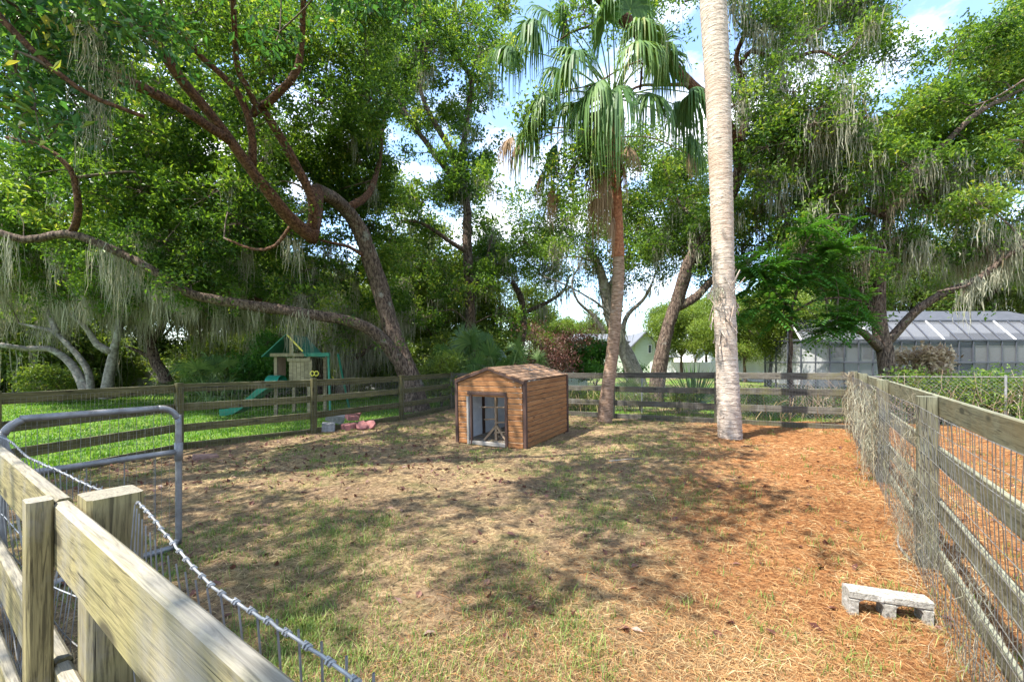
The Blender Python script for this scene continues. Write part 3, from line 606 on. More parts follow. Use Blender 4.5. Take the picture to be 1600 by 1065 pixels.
apex = (-.10, pz(523)); eave = (-.82, pz(557)); eave2 = (.52, pz(557))
for ex, ez in (eave, eave2):
    nb = 6
    for i in range(nb):
        f0 = (i + .5) / nb; x = apex[0] + (ex - apex[0]) * f0; z = apex[1] + (ez - apex[1]) * f0; ln = math.hypot(ex - apex[0], ez - apex[1]) / nb
        board('roof_board', play, pp(x, -.3, z), pp(x, .95, z), .025, ln + .01, M['tarp_green'], up=(-(ez - apex[1]) * (1 if ex > 0 else -1), 0, abs(ex - apex[0])))
board('roof_trim', play, pp(apex[0] + .04, -.31, apex[1] - .02), pp(.40, -.31, pz(549)), .05, .02, M['yellow'])
# slide: bed and raised sides
def sl_pt(s):
    s = np.asarray(s); x = -.35 - 1.42 * s; z = pz(600) * (1 - s) + .07 * s - .10 * np.sin(s * np.pi) + .08 * np.sin(s * np.pi * 2); return x, z
m = MB(); S = np.linspace(0, 1, 14); sxx, szz = sl_pt(S)
sec = [(-.27, .16), (-.25, .17), (-.22, .02), (.22, .02), (.25, .17), (.27, .16), (.25, -.02), (-.25, -.02)]
V = np.array([[ps[0] + x, ps[1] - .25 + dy - s_ * .25, gz(ps[0]) + z + dz] for x, z, s_ in zip(sxx, szz, S) for dy, dz in sec]); n = len(sec)
m.add(V, [[i * n + j, i * n + (j + 1) % n, (i + 1) * n + (j + 1) % n, (i + 1) * n + j] for i in range(13) for j in range(n)]); m.build('slide', M['plastic_green'], play, smooth=False)
m = MB(); a = np.linspace(0, np.pi, 12); hx = ps[0] - .33
V = np.array([[hx + dx, ps[1] - .25 + .30 * math.cos(t), gz(ps[0]) + pz(600) + .02 + .26 * math.sin(t)] for dx in (-.28, .1) for t in a]); m.add(V, [[i, i + 1, 12 + i + 1, 12 + i] for i in range(11)]); m.build('slide_hood', M['plastic_green'], play, smooth=True)
for y in (-.2, 1.0): board('swing_leg', play, pp(hw + .58, y * .6, pz(552)), pp(hw + .70, y * 1.3, -.05), .055, .055, M['tarp_green'], up=(0, 1, 0))
for dx in (-.06, .06):
    m = MB(); t = np.linspace(0, 2 * np.pi, 14); m_p = np.stack([np.full(14, ps[0] + .72 + dx) + .06 * np.cos(t), np.full(14, ps[1] - .25), gz(ps[0]) + pz(583) + .07 * np.sin(t)], -1); tube(m, m_p, .013, 6); m.build('swing_ring', M['yellow'], play)

# ------------------------------------------------------------------ houses and far fences
def gable_house(root, x0, x1, y0, y1, ze, zr, wall, roof, axis='y', over=.35):
    m = MB(); z0 = gz(x0) - .2
    if axis == 'y': xm = (x0 + x1) / 2; V = [(x0, y0, z0), (x1, y0, z0), (x1, y0, ze), (xm, y0, zr), (x0, y0, ze), (x0, y1, z0), (x1, y1, z0), (x1, y1, ze), (xm, y1, zr), (x0, y1, ze)]
    else: ym = (y0 + y1) / 2; V = [(x0, y1, z0), (x0, y0, z0), (x0, y0, ze), (x0, ym, zr), (x0, y1, ze), (x1, y1, z0), (x1, y0, z0), (x1, y0, ze), (x1, ym, zr), (x1, y1, ze)]
    m.add(V, [[0, 1, 2, 4], [6, 5, 9, 7], [0, 4, 9, 5], [1, 6, 7, 2]]); m.v.append(np.zeros((0, 3))); m.f.append(np.array([[4, 2, 3], [7, 9, 8]])); m.t.append(np.full(2, .5)); m.build('wall', wall, root)
    for sg in (-1, 1):
        if axis == 'y':
            xm, hwid = (x0 + x1) / 2, (x1 - x0) / 2; L = hwid + over; dz = (zr - ze) / hwid * L
            a, b = np.array([xm + sg * L / 2, y0 - over, zr - dz / 2 + .06]), np.array([xm + sg * L / 2, y1 + over, zr - dz / 2 + .06]); up = (sg * dz, 0, L)
        else:
            ym, hwid = (y0 + y1) / 2, (y1 - y0) / 2; L = hwid + over; dz = (zr - ze) / hwid * L
            a, b = np.array([x0 - over, ym + sg * L / 2, zr - dz / 2 + .06]), np.array([x1 + over, ym + sg * L / 2, zr - dz / 2 + .06]); up = (0, sg * dz, L)
        board('roof_slope', root, a, b, .12, math.hypot(L, dz) + .05, roof, up=up)
def window(root, x0, x1, z0, z1, y, fr='white_frame'):
    w = board('window', root, (x0, y - .03, (z0 + z1) / 2), (x1, y - .03, (z0 + z1) / 2), z1 - z0, .05, M[fr])
    board('pane', w, (x0 + .07, y - .06, (z0 + z1) / 2), (x1 - .07, y - .06, (z0 + z1) / 2), z1 - z0 - .14, .02, M['pane'], pm=_wm[w.name])
HY = 42.0
def hx_(u): return (u - CX) / F * HY
def hzv(v): return CAMZ + (HZ - v) / F * HY
gh = thing('house', 'pale green house with white gabled roof and small arched window', 'house', (hx_(1000), HY, 0))
gable_house(gh, hx_(992), hx_(1024), HY, HY + 9, hzv(535), hzv(519), M['house_green'], M['roof_white'], 'y', .55)
gable_house(gh, hx_(893), hx_(992), HY + 2, HY + 10, hzv(532), hzv(517), M['house_green'], M['roof_white'], 'x', .3)
window(gh, hx_(1012), hx_(1018), hzv(552), hzv(538), HY); window(gh, hx_(915), hx_(930), hzv(556), hzv(542), HY + 2); window(gh, hx_(950), hx_(962), hzv(556), hzv(542), HY + 2)
gable_house(gh, hx_(1024), hx_(1068), HY + 2.5, HY + 8, hzv(556), hzv(541), M['house_green'], M['roof_white'], 'x', .5)
window(gh, hx_(1026), hx_(1030), hzv(566), hzv(556), HY + 2.5)
vf = thing('vinyl_fence', 'white vinyl panel fence in front of the pale green house', 'fence', (hx_(1016), HY - 4, 0)); vy = HY - 4
for i in range(8):
    x0 = (1016 - CX) / F * vy + i * .92; board('panel', vf, (x0, vy, .72), (x0 + .86, vy, .72), 1.75, .05, M['vinyl'])
    board('post', vf, (x0 + .89, vy, -.1), (x0 + .89, vy, 1.78), .11, .11, M['vinyl'], up=(1, 0, 0))
sy = 26.0
sh = thing('shed', 'small cream shed with brown roof behind the coop', 'shed', ((880 - CX) / F * sy, sy, 0))
gable_house(sh, (868 - CX) / F * sy, (918 - CX) / F * sy, sy, sy + 2.4, CAMZ + (HZ - 563) / F * sy, CAMZ + (HZ - 555) / F * sy, M['house_green'], M['roof_tan'], 'x', .2)
window(sh, (884 - CX) / F * sy, (896 - CX) / F * sy, .7, 1.35, sy)
ty = 38.0
th = thing('house', 'low white house with tan and grey roofs beyond the lime trees', 'house', ((1200 - CX) / F * ty, ty, 0))
gable_house(th, (1172 - CX) / F * ty, (1262 - CX) / F * ty, ty, ty + 6, CAMZ + (HZ - 560) / F * ty, CAMZ + (HZ - 545) / F * ty, M['house_white'], M['roof_tan'], 'x', .3)
gable_house(th, (1150 - CX) / F * ty, (1196 - CX) / F * ty, ty + 3, ty + 8, CAMZ + (HZ - 556) / F * ty, CAMZ + (HZ - 538) / F * ty, M['house_white'], M['roof_grey'], 'x', .3)
window(th, (1212 - CX) / F * ty, (1224 - CX) / F * ty, 1.2, 2.2, ty)

M['porch_dark'] = mk('dark grey with porch shade', [(.3, (.045, .05, .06)), (.7, (.075, .08, .095))], (1, 1, 1), 3, 3, .7, 0)  # grey darkened to hold the porch's shade; the roof screen strip shares it
# screened pool enclosure and the house behind it
EY = 21.0
def ex(u, y=EY): return (u - CX) / F * y
def ez(v, y=EY): return CAMZ + (HZ - v) / F * y
hy2 = EY + 3.2
wh = thing('house', 'long white house with pale grey roof behind the pool screen', 'house', (ex(1300, hy2), hy2, 0))
gable_house(wh, ex(1292, hy2), ex(1800, hy2), hy2, hy2 + 9, ez(534, hy2), ez(488, hy2), M['house_white'], M['roof_white'], 'x', .5)
for u0, u1, a, b in ((1300, 1322, 535, 560), (1520, 1530, 548, 588), (1534, 1600, 546, 588), (1345, 1380, 540, 563)): window(wh, ex(u0, hy2), ex(u1, hy2), ez(b, hy2), ez(a, hy2), hy2)
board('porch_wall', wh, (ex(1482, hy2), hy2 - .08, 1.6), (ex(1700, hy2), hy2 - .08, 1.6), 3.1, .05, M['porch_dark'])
window(wh, ex(1516, hy2), ex(1640, hy2), .25, 2.55, hy2 - .11)
pe = thing('pool_enclosure', 'dark-framed screened pool enclosure with mansard screen roof', 'pool screen', (ex(1255), EY, gz(14)))
zc, zw, ztop = ez(566), ez(531), ez(497)
xa, xb = ex(1252), ex(1700)
for i, x in enumerate(np.arange(xa, xb, (xb - xa) / 20.0)):
    board('upright', pe, (x, EY, .1), (x, EY, zw), .045, .05, M['dark_frame'], up=(1, 0, 0))
    board('rafter', pe, (x, EY, zw), (x + .2, EY + 1.2, ztop), .06, .05, M['dark_frame'] if i % 5 else M['white_frame'], up=(1, 0, 0))
for z, y in ((zc, EY), (zw, EY), (ztop, EY + 1.2), (.18, EY)): board('beam', pe, (xa, y - .002, z), (xb, y - .002, z), .07, .065, M['dark_frame'])
for i in range(4):
    y = EY + i * 1.0; board('upright', pe, (xa, y + .02, .1), (xa, y + .02, zw + (.5 if i else 0)), .06, .06, M['dark_frame'], up=(1, 0, 0))
for z in (zc, zw): board('beam', pe, (xa + .002, EY, z), (xa + .002, EY + 3.1, z), .07, .06, M['dark_frame'])
def quadpart(name, root, pts, mat): m = MB(); m.add(pts, [[0, 1, 2, 3]]); return m.build(name, mat, root)
quadpart('screen_panel', pe, [(xa, EY + .05, .1), (xb, EY + .05, .1), (xb, EY + .05, zw), (xa, EY + .05, zw)], M['screen'])
quadpart('screen_panel', pe, [(xa + .04, EY, .1), (xa + .04, EY + 3.1, .1), (xa + .04, EY + 3.1, zw + .5), (xa + .04, EY, zw)], M['screen'])
quadpart('screen_panel', pe, [(xa, EY + .05, zw), (xb, EY + .05, zw), (xb, EY + 1.25, ztop), (xa + .5, EY + 1.25, ztop)], M['screen'])
quadpart('screen_panel', pe, [(xa + .5, EY + 1.25, ztop), (xb, EY + 1.25, ztop), (xb, EY + 3.1, ztop), (xa + .5, EY + 3.1, ztop)], M['screen'])
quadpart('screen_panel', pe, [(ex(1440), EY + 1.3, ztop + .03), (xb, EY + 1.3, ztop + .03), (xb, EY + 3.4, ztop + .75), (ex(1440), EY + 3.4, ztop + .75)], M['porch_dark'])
# picket fence far beyond the lawn
fy = 24.0; pf = thing('picket_fence', 'silver-grey picket fence beyond the gnarled oaks', 'fence', ((205 - CX) / F * fy, fy, gz(-20)))
for i in range(26):
    x = (205 - CX) / F * fy + i * .125; board('picket', pf, (x, fy, -.3), (x, fy, 1.40 + RNG.uniform(-.04, .04)), .115, .02, M['fence_grey'], up=(1, 0, 0))
for z in (.3, 1.1): board('rail', pf, ((205 - CX) / F * fy, fy + .04, z), ((205 - CX) / F * fy + 3.2, fy + .04, z), .09, .04, M['fence_grey'])
fy2 = 27.0; wf = thing('pale_fence', 'white panel fence glimpsed between the oak trunks behind the playset', 'fence', ((530 - CX) / F * fy2, fy2, 0))
for i in range(7):
    x = (530 - CX) / F * fy2 + i * .62; board('panel', wf, (x, fy2, .55), (x + .6, fy2, .55), 1.35, .04, M['vinyl'])
# ------------------------------------------------------------------ vegetation builders
def leaf_cards(mb, c, L, W, tint, droop=.35, rng=RNG, updir=.5):
    """one folded four-cornered leaf per centre"""
    n = len(c); L = L * rng.uniform(.5, 1.5, n); W = W * rng.uniform(.7, 1.25, n)
    a = rng.uniform(0, 2 * np.pi, n); el = rng.normal(-droop, .55, n)
    d = np.stack([np.cos(a) * np.cos(el), np.sin(a) * np.cos(el), np.sin(el)], -1)
    up = nrm(rng.normal(0, .55, (n, 3)) + np.array([0, 0, updir + .4])); w = nrm(np.cross(d, up)); nn = np.cross(w, d)
    b = c - d * (L / 2)[:, None]; tip = c + d * (L / 2)[:, None] - nn * (L * .12)[:, None]
    l = c - d * (L * .05)[:, None] + w * (W / 2)[:, None] + nn * (W * .22)[:, None]; r = c - d * (L * .05)[:, None] - w * (W / 2)[:, None] + nn * (W * .22)[:, None]
    mb.add(np.stack([b, r, tip, l], 1).reshape(-1, 3), np.arange(n * 4).reshape(-1, 4), tint)
def moss_strands(mb, pts, length, n_per, width, spread=.12, rng=RNG):
    """tufts of hanging ribbons under the given points"""
    pts = np.asarray(pts); m = len(pts)
    if m == 0: return
    base = np.repeat(pts, n_per, 0); k = len(base); ln = np.repeat(length * rng.uniform(.35, 1.35, m), n_per) * rng.uniform(.35, 1.0, k)
    base = base + np.stack([rng.normal(0, spread, k), rng.normal(0, spread, k), rng.normal(0, .04, k)], -1)
    seg = 5; t = np.linspace(0, 1, seg); a = rng.uniform(0, np.pi, k); wd = np.stack([np.cos(a), np.sin(a), a * 0], -1)
    wob = np.cumsum(rng.normal(0, .040, (k, seg, 2)), 1) * ln[:, None, None] ** .5
    wid = width * rng.uniform(.6, 1.5, k)
    prof = np.array([.7, 1.1, 1.0, .7, .08])
    ctr = base[:, None, :] + np.concatenate([wob, np.zeros((k, seg, 1))], 2) - np.array([0, 0, 1.0]) * (t[None, :] * ln[:, None])[..., None]
    pf = prof[None, :] * wid[:, None] * rng.uniform(.4, 1.5, (k, seg))
    lft = ctr + wd[:, None, :] * pf[..., None]; rgt = ctr - wd[:, None, :] * pf[..., None]
    V = np.stack([lft, rgt], 2).reshape(-1, 3); i0 = (np.arange(k) * seg * 2)[:, None] + (np.arange(seg - 1) * 2)[None, :]
    q = np.stack([i0, i0 + 1, i0 + 3, i0 + 2], -1).reshape(-1, 4)
    mb.add(V, q, np.repeat(np.clip(rng.normal(.5, .25, k), 0, 1), seg - 1))

# openings in the canopy where the photograph shows sky: (u, v, half width, half height)
GAPS = [(612, 215, 18, 40), (655, 262, 44, 20), (690, 215, 18, 16), (768, 190, 13, 40), (778, 270, 13, 22), (808, 150, 12, 50), (868, 488, 36, 26), (882, 205, 16, 50),
        (1052, 80, 34, 44), (1008, 112, 34, 30), (1066, 175, 26, 34), (1440, 24, 52, 32), (1500, 8, 40, 16), (1392, 152, 22, 18), (1226, 140, 12, 18), (1010, 470, 36, 22), (470, 292, 24, 20), (1085, 40, 18, 34), (372, 92, 16, 26), (130, 158, 22, 14)]
def in_gap(p, pad=1.0):
    u, v = to_px(p)
    return any(((u - a) / (c * pad)) ** 2 + ((v - b) / (d * pad)) ** 2 < 1 for a, b, c, d in GAPS)

LIT = [(150, 650, 210, 16), (390, 672, 110, 20), (200, 706, 130, 14), (590, 985, 170, 70), (770, 738, 140, 34), (600, 770, 90, 34), (450, 800, 60, 26), (560, 860, 60, 40), (830, 800, 100, 26), (420, 720, 60, 16), (900, 700, 120, 22), (840, 640, 60, 40), (770, 630, 60, 60)]      # sunlit patches of the floor
SH = 1 / math.tan(SUN_EL)
def shades_lit(p):
    """would foliage here shade ground that the photograph shows in the sun?"""
    g = np.array([p[0] - SUN_TO.x * p[2] * SH, p[1] - SUN_TO.y * p[2] * SH, 0]); gu, gv = to_px(g) if g[1] > .8 else (0, 3000)
    if (gu > 1000 and gv > 840) or (gu > 1180 and gv > 600) or (gu > 820 and gv > 930): return True
    return any(((gu - a) / c) ** 2 + ((gv - b) / d) ** 2 < 1 for a, b, c, d in LIT)
class Tree:
    def __init__(s, name, label, base, bark, group=None, cat='tree', seed=1):
        s.root = thing(name, label, cat, base, group); s.bark = bark; s.rng = np.random.default_rng(seed); s.sp = []; s.sr = []; s.bm = MB(); s.lm = MB(); s.mm = MB(); s.hang = []; s.nl = 0; s.lit = False; s.spray = 0.0
    def limb(s, pts, r0, r1, k=10, px=True, part=None, jit=.02, rec=True):
        W = np.array([P(*p) for p in pts]) if px else np.array(pts, float)
        path = catmull(W, .22); n = len(path); f = np.linspace(0, 1, n)
        path = path + np.cumsum(s.rng.normal(0, jit, (n, 3)), 0) * np.sin(f * np.pi)[:, None] * .5
        r = r0 + (r1 - r0) * f ** .85
        if part == 'trunk': r = r * (1 + .45 * np.exp(-np.linspace(0, 1, n) * np.linalg.norm(W[-1] - W[0]) / .45))
        m = MB(); tube(m, path, r, k + 2, .075); m.build(part or 'limb', s.bark, s.root, smooth=True)
        if rec: s.sp.append(path); s.sr.append(r)
        if s.spray and part != 'trunk':                      # short leafy spurs along the bough
            for q in range(3, n - 1, 3):
                if s.rng.uniform() > s.spray: continue
                d = nrm(s.rng.normal(0, 1, 3) + np.array([0, 0, .35])); l = s.rng.uniform(.25, .85); e = path[q] + d * (r[q] + l); md = path[q] + d * (r[q] + l * .5) + s.rng.normal(0, .06, 3)
                tube(s.bm, np.array([path[q], md, e]), np.array([.016, .010, .004]), 4, caps=False)
                for c in (e, md + s.rng.normal(0, .12, 3)):
                    if c is not e and s.rng.uniform() < .5: continue
                    leaf_cards(s.lm, c + s.rng.normal(0, .13, (20, 3)), .11, .055, np.clip(s.rng.normal(.45, .2, 20), 0, 1), .3, s.rng)
        return path
    def skel(s): return np.concatenate(s.sp), np.concatenate(s.sr)
    def blobs(s, cen, rad, clumps=9, leaves=55, L=.09, W=.045, flat=.65, tb=0.0, droop=.35, cs=.24, twk=4, rmax=.06, gap=True):
        cen = np.asarray(cen, float)
        if len(cen) == 0: return
        rad = np.broadcast_to(rad, (len(cen),)).copy()
        Sp, Sr = s.skel(); d = np.array([np.min(np.linalg.norm(Sp - c, axis=1)) for c in cen]); order = np.argsort(d)
        for i in order:
            c, r = cen[i], rad[i]; Sp, Sr = np.concatenate(s.sp), np.concatenate(s.sr)
            dd = np.linalg.norm(Sp - c, axis=1) + .6 * np.maximum(0, Sp[:, 2] - c[2] + .2); j = int(np.argmin(dd)); q = Sp[j]
            mid = (q + c) / 2 + s.rng.normal(0, .12, 3) * np.linalg.norm(c - q) + np.array([0, 0, .10 * np.linalg.norm(c - q)])
            path = catmull([q, mid, c], .3); ln = np.linalg.norm(c - q); ra = min(rmax, Sr[j] * .75, .018 + .012 * ln)
            rr = np.linspace(ra, .012, len(path)); tube(s.bm, path, rr, 6 if ra > .03 else 5, caps=False)
            s.sp.append(path[1:]); s.sr.append(rr[1:])
            dirs = nrm(s.rng.normal(0, 1, (clumps, 3))); cc = c + dirs * (r * s.rng.uniform(.35, 1.0, clumps) ** .6)[:, None] * np.array([1, 1, flat])
            if gap: cc = np.array([x for x in cc if not in_gap(x, .9)])
            if len(cc) == 0: continue
            tone = s.rng.normal(.0, .12)
            for x in cc:
                tube(s.bm, np.array([c, (c + x) / 2 + s.rng.normal(0, .08, 3), x]), np.array([.009, .006, .003]), 3, caps=False)
            nl = max(4, int(leaves)); base = np.repeat(cc, nl, 0); sg = cs * s.rng.uniform(.7, 1.3, (len(base), 1))
            pos = base + s.rng.normal(0, 1, base.shape) * sg * np.array([1, 1, .7])
            ct = np.repeat(s.rng.normal(.46 + tb + tone, .17, len(cc)), nl)
            leaf_cards(s.lm, pos, L, W, np.clip(ct + s.rng.normal(0, .16, len(base)), 0, 1), droop, s.rng); s.nl += len(base)
            s.hang.append(cc)
    def region(s, u, v, Y, n, r, **kw):
        out = []; tries = 0
        while len(out) < n and tries < n * 12:
            tries += 1; p = P(s.rng.uniform(*u), s.rng.uniform(*v), s.rng.uniform(*Y))
            if not in_gap(p, 1.15) and not (s.lit and shades_lit(p)): out.append(p)
        return s.blobs(out, s.rng.uniform(.75, 1.25, len(out)) * r, **kw)
    def moss(s, n, length, per=16, width=.010, spread=.12, where=None, src='both', zmin=1.8, mat='moss'):
        Sp, Sr = s.skel(); pts = Sp[Sp[:, 2] > zmin] if src != 'hang' else np.zeros((0, 3))
        if src in ('both', 'hang') and s.hang: pts = np.concatenate([pts] + s.hang)
        if where is not None:
            u, v = to_px(pts); k = (u > where[0]) & (u < where[1]) & (v > where[2]) & (v < where[3]) & (pts[:, 1] > 1); pts = pts[k]
        if len(pts) == 0: return
        p = pts[s.rng.integers(0, len(pts), n)] + s.rng.normal(0, .05, (n, 3))
        m = MB(); moss_strands(m, p, length, per, width, spread, s.rng); m.build('hanging_moss', M[mat], s.root)
    def finish(s, leaf):
        if s.bm.n: s.bm.build('branches', M['twig'], s.root, smooth=True)
        if s.lm.n: s.lm.build('crown', leaf, s.root)
        return s.root

# ------------------------------------------------------------------ the big leaning oak behind the lawn fence
b0 = np.array([-3.05, 13.75]); T1 = Tree('oak_tree', 'huge leaning oak with long low limb behind the lawn fence', g3(b0), M['bark_oak'], seed=11)
T1.spray = .62
T1.limb([(651, 652, 13.75), (640, 590, 13.75), (615, 520, 13.8), (592, 440, 13.8), (562, 360, 13.6), (530, 318, 13.0), (495, 298, 12.2)], .35, .20, 14, part='trunk')
m_ = T1.limb([(640, 588, 13.7), (600, 535, 13.2), (560, 507, 12.9), (480, 492, 12.4), (395, 482, 11.9), (300, 464, 11.4), (250, 432, 11.1), (190, 400, 10.8), (110, 370, 10.5), (40, 378, 10.2), (-60, 345, 9.8), (-160, 330, 9.3)], .21, .06)
T1.bark = M['bark_red']
T1.limb([(495, 298, 12.2), (492, 335, 11.5), (487, 371, 10.8)], .19, .17, 12)
T1.limb([(490, 372, 10.9), (455, 342, 10.3), (410, 285, 9.6), (360, 220, 9.0), (310, 155, 8.4), (265, 95, 7.9), (215, 10, 7.3), (170, -90, 6.7)], .16, .065, 12)
T1.limb([(487, 365, 10.9), (489, 320, 10.5), (465, 262, 10.1), (430, 200, 9.7), (408, 168, 9.4)], .115, .085)
T1.limb([(408, 168, 9.4), (395, 178, 9.35), (398, 165, 9.2), (385, 135, 9.0), (370, 105, 8.8), (366, 30, 8.2), (360, -60, 7.6)], .08, .04)
T1.limb([(408, 168, 9.4), (440, 142, 9.3), (465, 110, 9.2), (472, 50, 8.9), (476, -30, 8.4)], .09, .045)
T1.limb([(395, 260, 9.5), (393, 200, 9.3), (370, 140, 9.0), (320, 95, 8.6), (285, 55, 8.2), (250, 0, 7.7)], .085, .04)
T1.limb([(460, 345, 10.4), (430, 382, 10.6), (395, 388, 10.7), (350, 372, 10.6)], .05, .025)
T1.limb([(575, 405, 13.7), (545, 385, 13.2), (510, 378, 12.8), (493, 372, 12.5)], .06, .03)
T1.limb([(110, 368, 10.5), (125, 330, 10.4), (115, 265, 10.2), (70, 230, 10.0), (10, 215, 9.8)], .08, .04)
T1.limb([(545, 325, 13.2), (575, 300, 14), (590, 250, 15), (600, 180, 16)], .12, .05)
T1.limb([(480, 490, 12.4), (400, 470, 14), (300, 430, 15.5), (180, 330, 17), (60, 250, 18)], .12, .06)
T1.limb([(360, 220, 9.0), (250, 150, 7.5), (60, 60, 6.5), (-260, -200, 5.5)], .10, .05)
LK = dict(L=.10, W=.052)
T1.lit = True
T1.region((-60, 560), (20, 330), (11.5, 17.5), 120, 1.05, clumps=13, leaves=42, L=.15, W=.078, cs=.17)
T1.region((-80, 500), (320, 465), (11.2, 16), 64, .9, clumps=15, leaves=54, cs=.17, L=.12, W=.06)
T1.lit = False
T1.region((380, 610), (-60, 200), (11, 15.5), 56, .85, clumps=14, leaves=50, cs=.17, L=.12, W=.06)
T1.region((430, 600), (180, 340), (14.5, 17.5), 24, .8, clumps=13, leaves=50, cs=.17, L=.13, W=.066)
T1.region((-60, 420), (-120, 60), (7.5, 12), 32, .8, clumps=10, leaves=60, **LK)
T1.region((520, 640), (180, 480), (14.5, 17.5), 26, .8, clumps=13, leaves=54, cs=.17, L=.13, W=.066)
T1.region((60, 480), (170, 330), (14.5, 18.5), 22, 1.0, clumps=12, leaves=46, L=.14, W=.072, cs=.17)
T1.region((180, 420), (240, 340), (15.5, 18.5), 14, .95, clumps=11, leaves=44, L=.14, W=.072, cs=.17)
T1.region((120, 300), (90, 330), (15.5, 19), 14, .95, clumps=11, leaves=44, L=.14, W=.072, cs=.17)
# overhead boughs that shade the pen
ov = []; tries = 0
while len(ov) < 175 and tries < 14000:
    tries += 1; p = np.array([T1.rng.uniform(-11, 0), T1.rng.uniform(-2.5, 9), T1.rng.uniform(6.8, 10.5)])
    u, v = to_px(p) if p[1] > .5 else (0, -999)
    if v > -60: continue
    if shades_lit(p) and (p[0] - SUN_TO.x * p[2] * SH > .9 or T1.rng.uniform() < .72): continue
    ov.append(p)
T1.blobs(ov, T1.rng.uniform(.6, 1.0, len(ov)), clumps=7, leaves=22, L=.14, W=.085, cs=.17, gap=False)
T1.moss(150, 1.3, 38, .0055, .09, where=(-60, 560, 370, 500)); T1.moss(110, .9, 30, .005, .07, where=(-60, 620, 0, 370))
T1.finish(M['leaf_oak'])
print('T1 leaves', T1.nl)
# ------------------------------------------------------------------ near bough with broad leaves, hanging into the view from above
TN = Tree('oak_tree', 'near oak with broad blue-green leaves hanging over the lawn gate', g3((-9.0, 3.6)), M['bark_red'], seed=5)
TN.limb([(-9.0, 3.6, gz(-9) - .2), (-8.7, 3.8, 2.5), (-7.8, 4.1, 4.8), (-6.0, 4.6, 6.4)], .30, .14, 12, px=False, part='trunk')
TN.limb([(-6.0, 4.6, 6.4), (-4.4, 4.9, 6.5), (-2.6, 5.2, 6.2), (-1.2, 5.4, 6.3)], .12, .03, 8, px=False)
TN.limb([(-6.2, 4.5, 6.2), (-5.6, 4.8, 5.2), (-5.0, 5.0, 4.6), (-4.4, 5.2, 4.4)], .06, .02, 7, px=False)
TN.region((20, 250), (-20, 110), (4.9, 6.0), 14, .5, clumps=8, leaves=26, L=.13, W=.062, cs=.17)
TN.region((0, 120), (110, 240), (4.9, 6.0), 6, .42, clumps=6, leaves=20, L=.13, W=.062, cs=.15)
TN.region((420, 640), (-60, 60), (5.5, 7.0), 7, .5, clumps=6, leaves=22, L=.12, W=.058, cs=.17)
TN.moss(10, .9, 41, 0.0035, .07, where=(100, 330, -40, 160)); TN.finish(M['leaf_big'])

# ------------------------------------------------------------------ tall dark oak in the middle distance
T2 = Tree('oak_tree', 'tall slender dark-trunked oak rising behind the palmetto clump', g3(P(736, 600, 20)[:2]), M['bark_oak'], seed=21)
T2.spray = .5
T2.limb([(738, 625, 20), (735, 540, 20), (733, 470, 20), (729, 390, 20), (730, 330, 20), (722, 270, 20), (724, 225, 20)], .27, .17, 12, part='trunk')
T2.limb([(724, 300, 20), (690, 255, 19.8), (650, 200, 19.6), (615, 140, 19.3), (600, 95, 19)], .17, .06)
T2.limb([(722, 262, 20), (700, 225, 19.5), (672, 178, 19), (655, 130, 18.8), (665, 70, 18.5), (650, 10, 18)], .15, .05)
T2.limb([(724, 228, 20), (732, 170, 20), (735, 125, 20), (715, 95, 19.8), (690, 55, 19.6), (680, 5, 19.4)], .16, .06)
T2.limb([(735, 125, 20), (745, 95, 20), (765, 75, 20), (800, 72, 20)], .10, .04)
T2.limb([(731, 395, 20), (700, 375, 19.5), (660, 350, 19), (630, 345, 18.6)], .12, .05)
T2.limb([(738, 470, 20), (752, 420, 20.3), (770, 360, 20.5)], .10, .04)
T2.region((570, 800), (-60, 150), (17.5, 23), 66, 1.0, clumps=12, leaves=42, L=.16, W=.085, tb=.05, cs=.19)
T2.region((570, 790), (150, 330), (18, 23), 48, .9, clumps=11, leaves=42, L=.16, W=.085, cs=.19)
T2.region((590, 820), (330, 500), (18.5, 23), 24, .95, clumps=10, leaves=40, L=.16, W=.085, cs=.2)
T2.moss(91, 1.2, 22, 0.0093, .16, where=(600, 800, 0, 520)); T2.finish(M['leaf_oak'])

# ------------------------------------------------------------------ reddish oak behind the tall palm
T5 = Tree('oak_tree', 'reddish curving oak whose big bough crosses behind the tall palm trunk', g3(P(1025, 630, 15.0)[:2]), M['bark_oak'], seed=31)
T5.spray = .3
T5.limb([(1022, 640, 15), (1032, 570, 15), (1050, 500, 15), (1060, 475, 15), (1080, 410, 14.8), (1112, 355, 14.4), (1145, 300, 14), (1157, 262, 13.6), (1150, 225, 13.2)], .25, .18, 14, part='trunk')
T5.bark = M['bark_red']
T5.limb([(1152, 228, 13.2), (1125, 175, 12.6), (1082, 132, 12.0), (1045, 92, 11.5), (1010, 62, 11), (965, 20, 10.4), (900, -40, 9.8)], .17, .12, 12)
T5.limb([(1152, 230, 13.2), (1165, 190, 13.2), (1160, 130, 13.2), (1150, 90, 13), (1165, 50, 12.8)], .13, .06)
T5.limb([(1158, 100, 13), (1175, 78, 12.9), (1200, 88, 12.8), (1240, 86, 12.6), (1285, 78, 12.4), (1320, 100, 12.2)], .075, .03)
T5.limb([(1245, 84, 12.6), (1265, 60, 12.5), (1290, 40, 12.4)], .03, .015)
T5.limb([(1082, 132, 12.0), (1040, 133, 11.4), (1005, 138, 10.6), (985, 146, 9.9), (950, 152, 9.7), (920, 168, 9.6), (925, 178, 9.6), (945, 172, 9.6), (968, 158, 9.6)], .05, .012)
T5.limb([(1000, 140, 10.4), (1003, 112, 10), (1001, 96, 9.9), (965, 112, 9.8), (930, 132, 9.7), (890, 140, 9.6), (855, 164, 9.5)], .03, .008)
T5.limb([(1010, 62, 11), (970, 25, 10.8), (905, 45, 10.6), (870, 65, 10.4)], .05, .015)
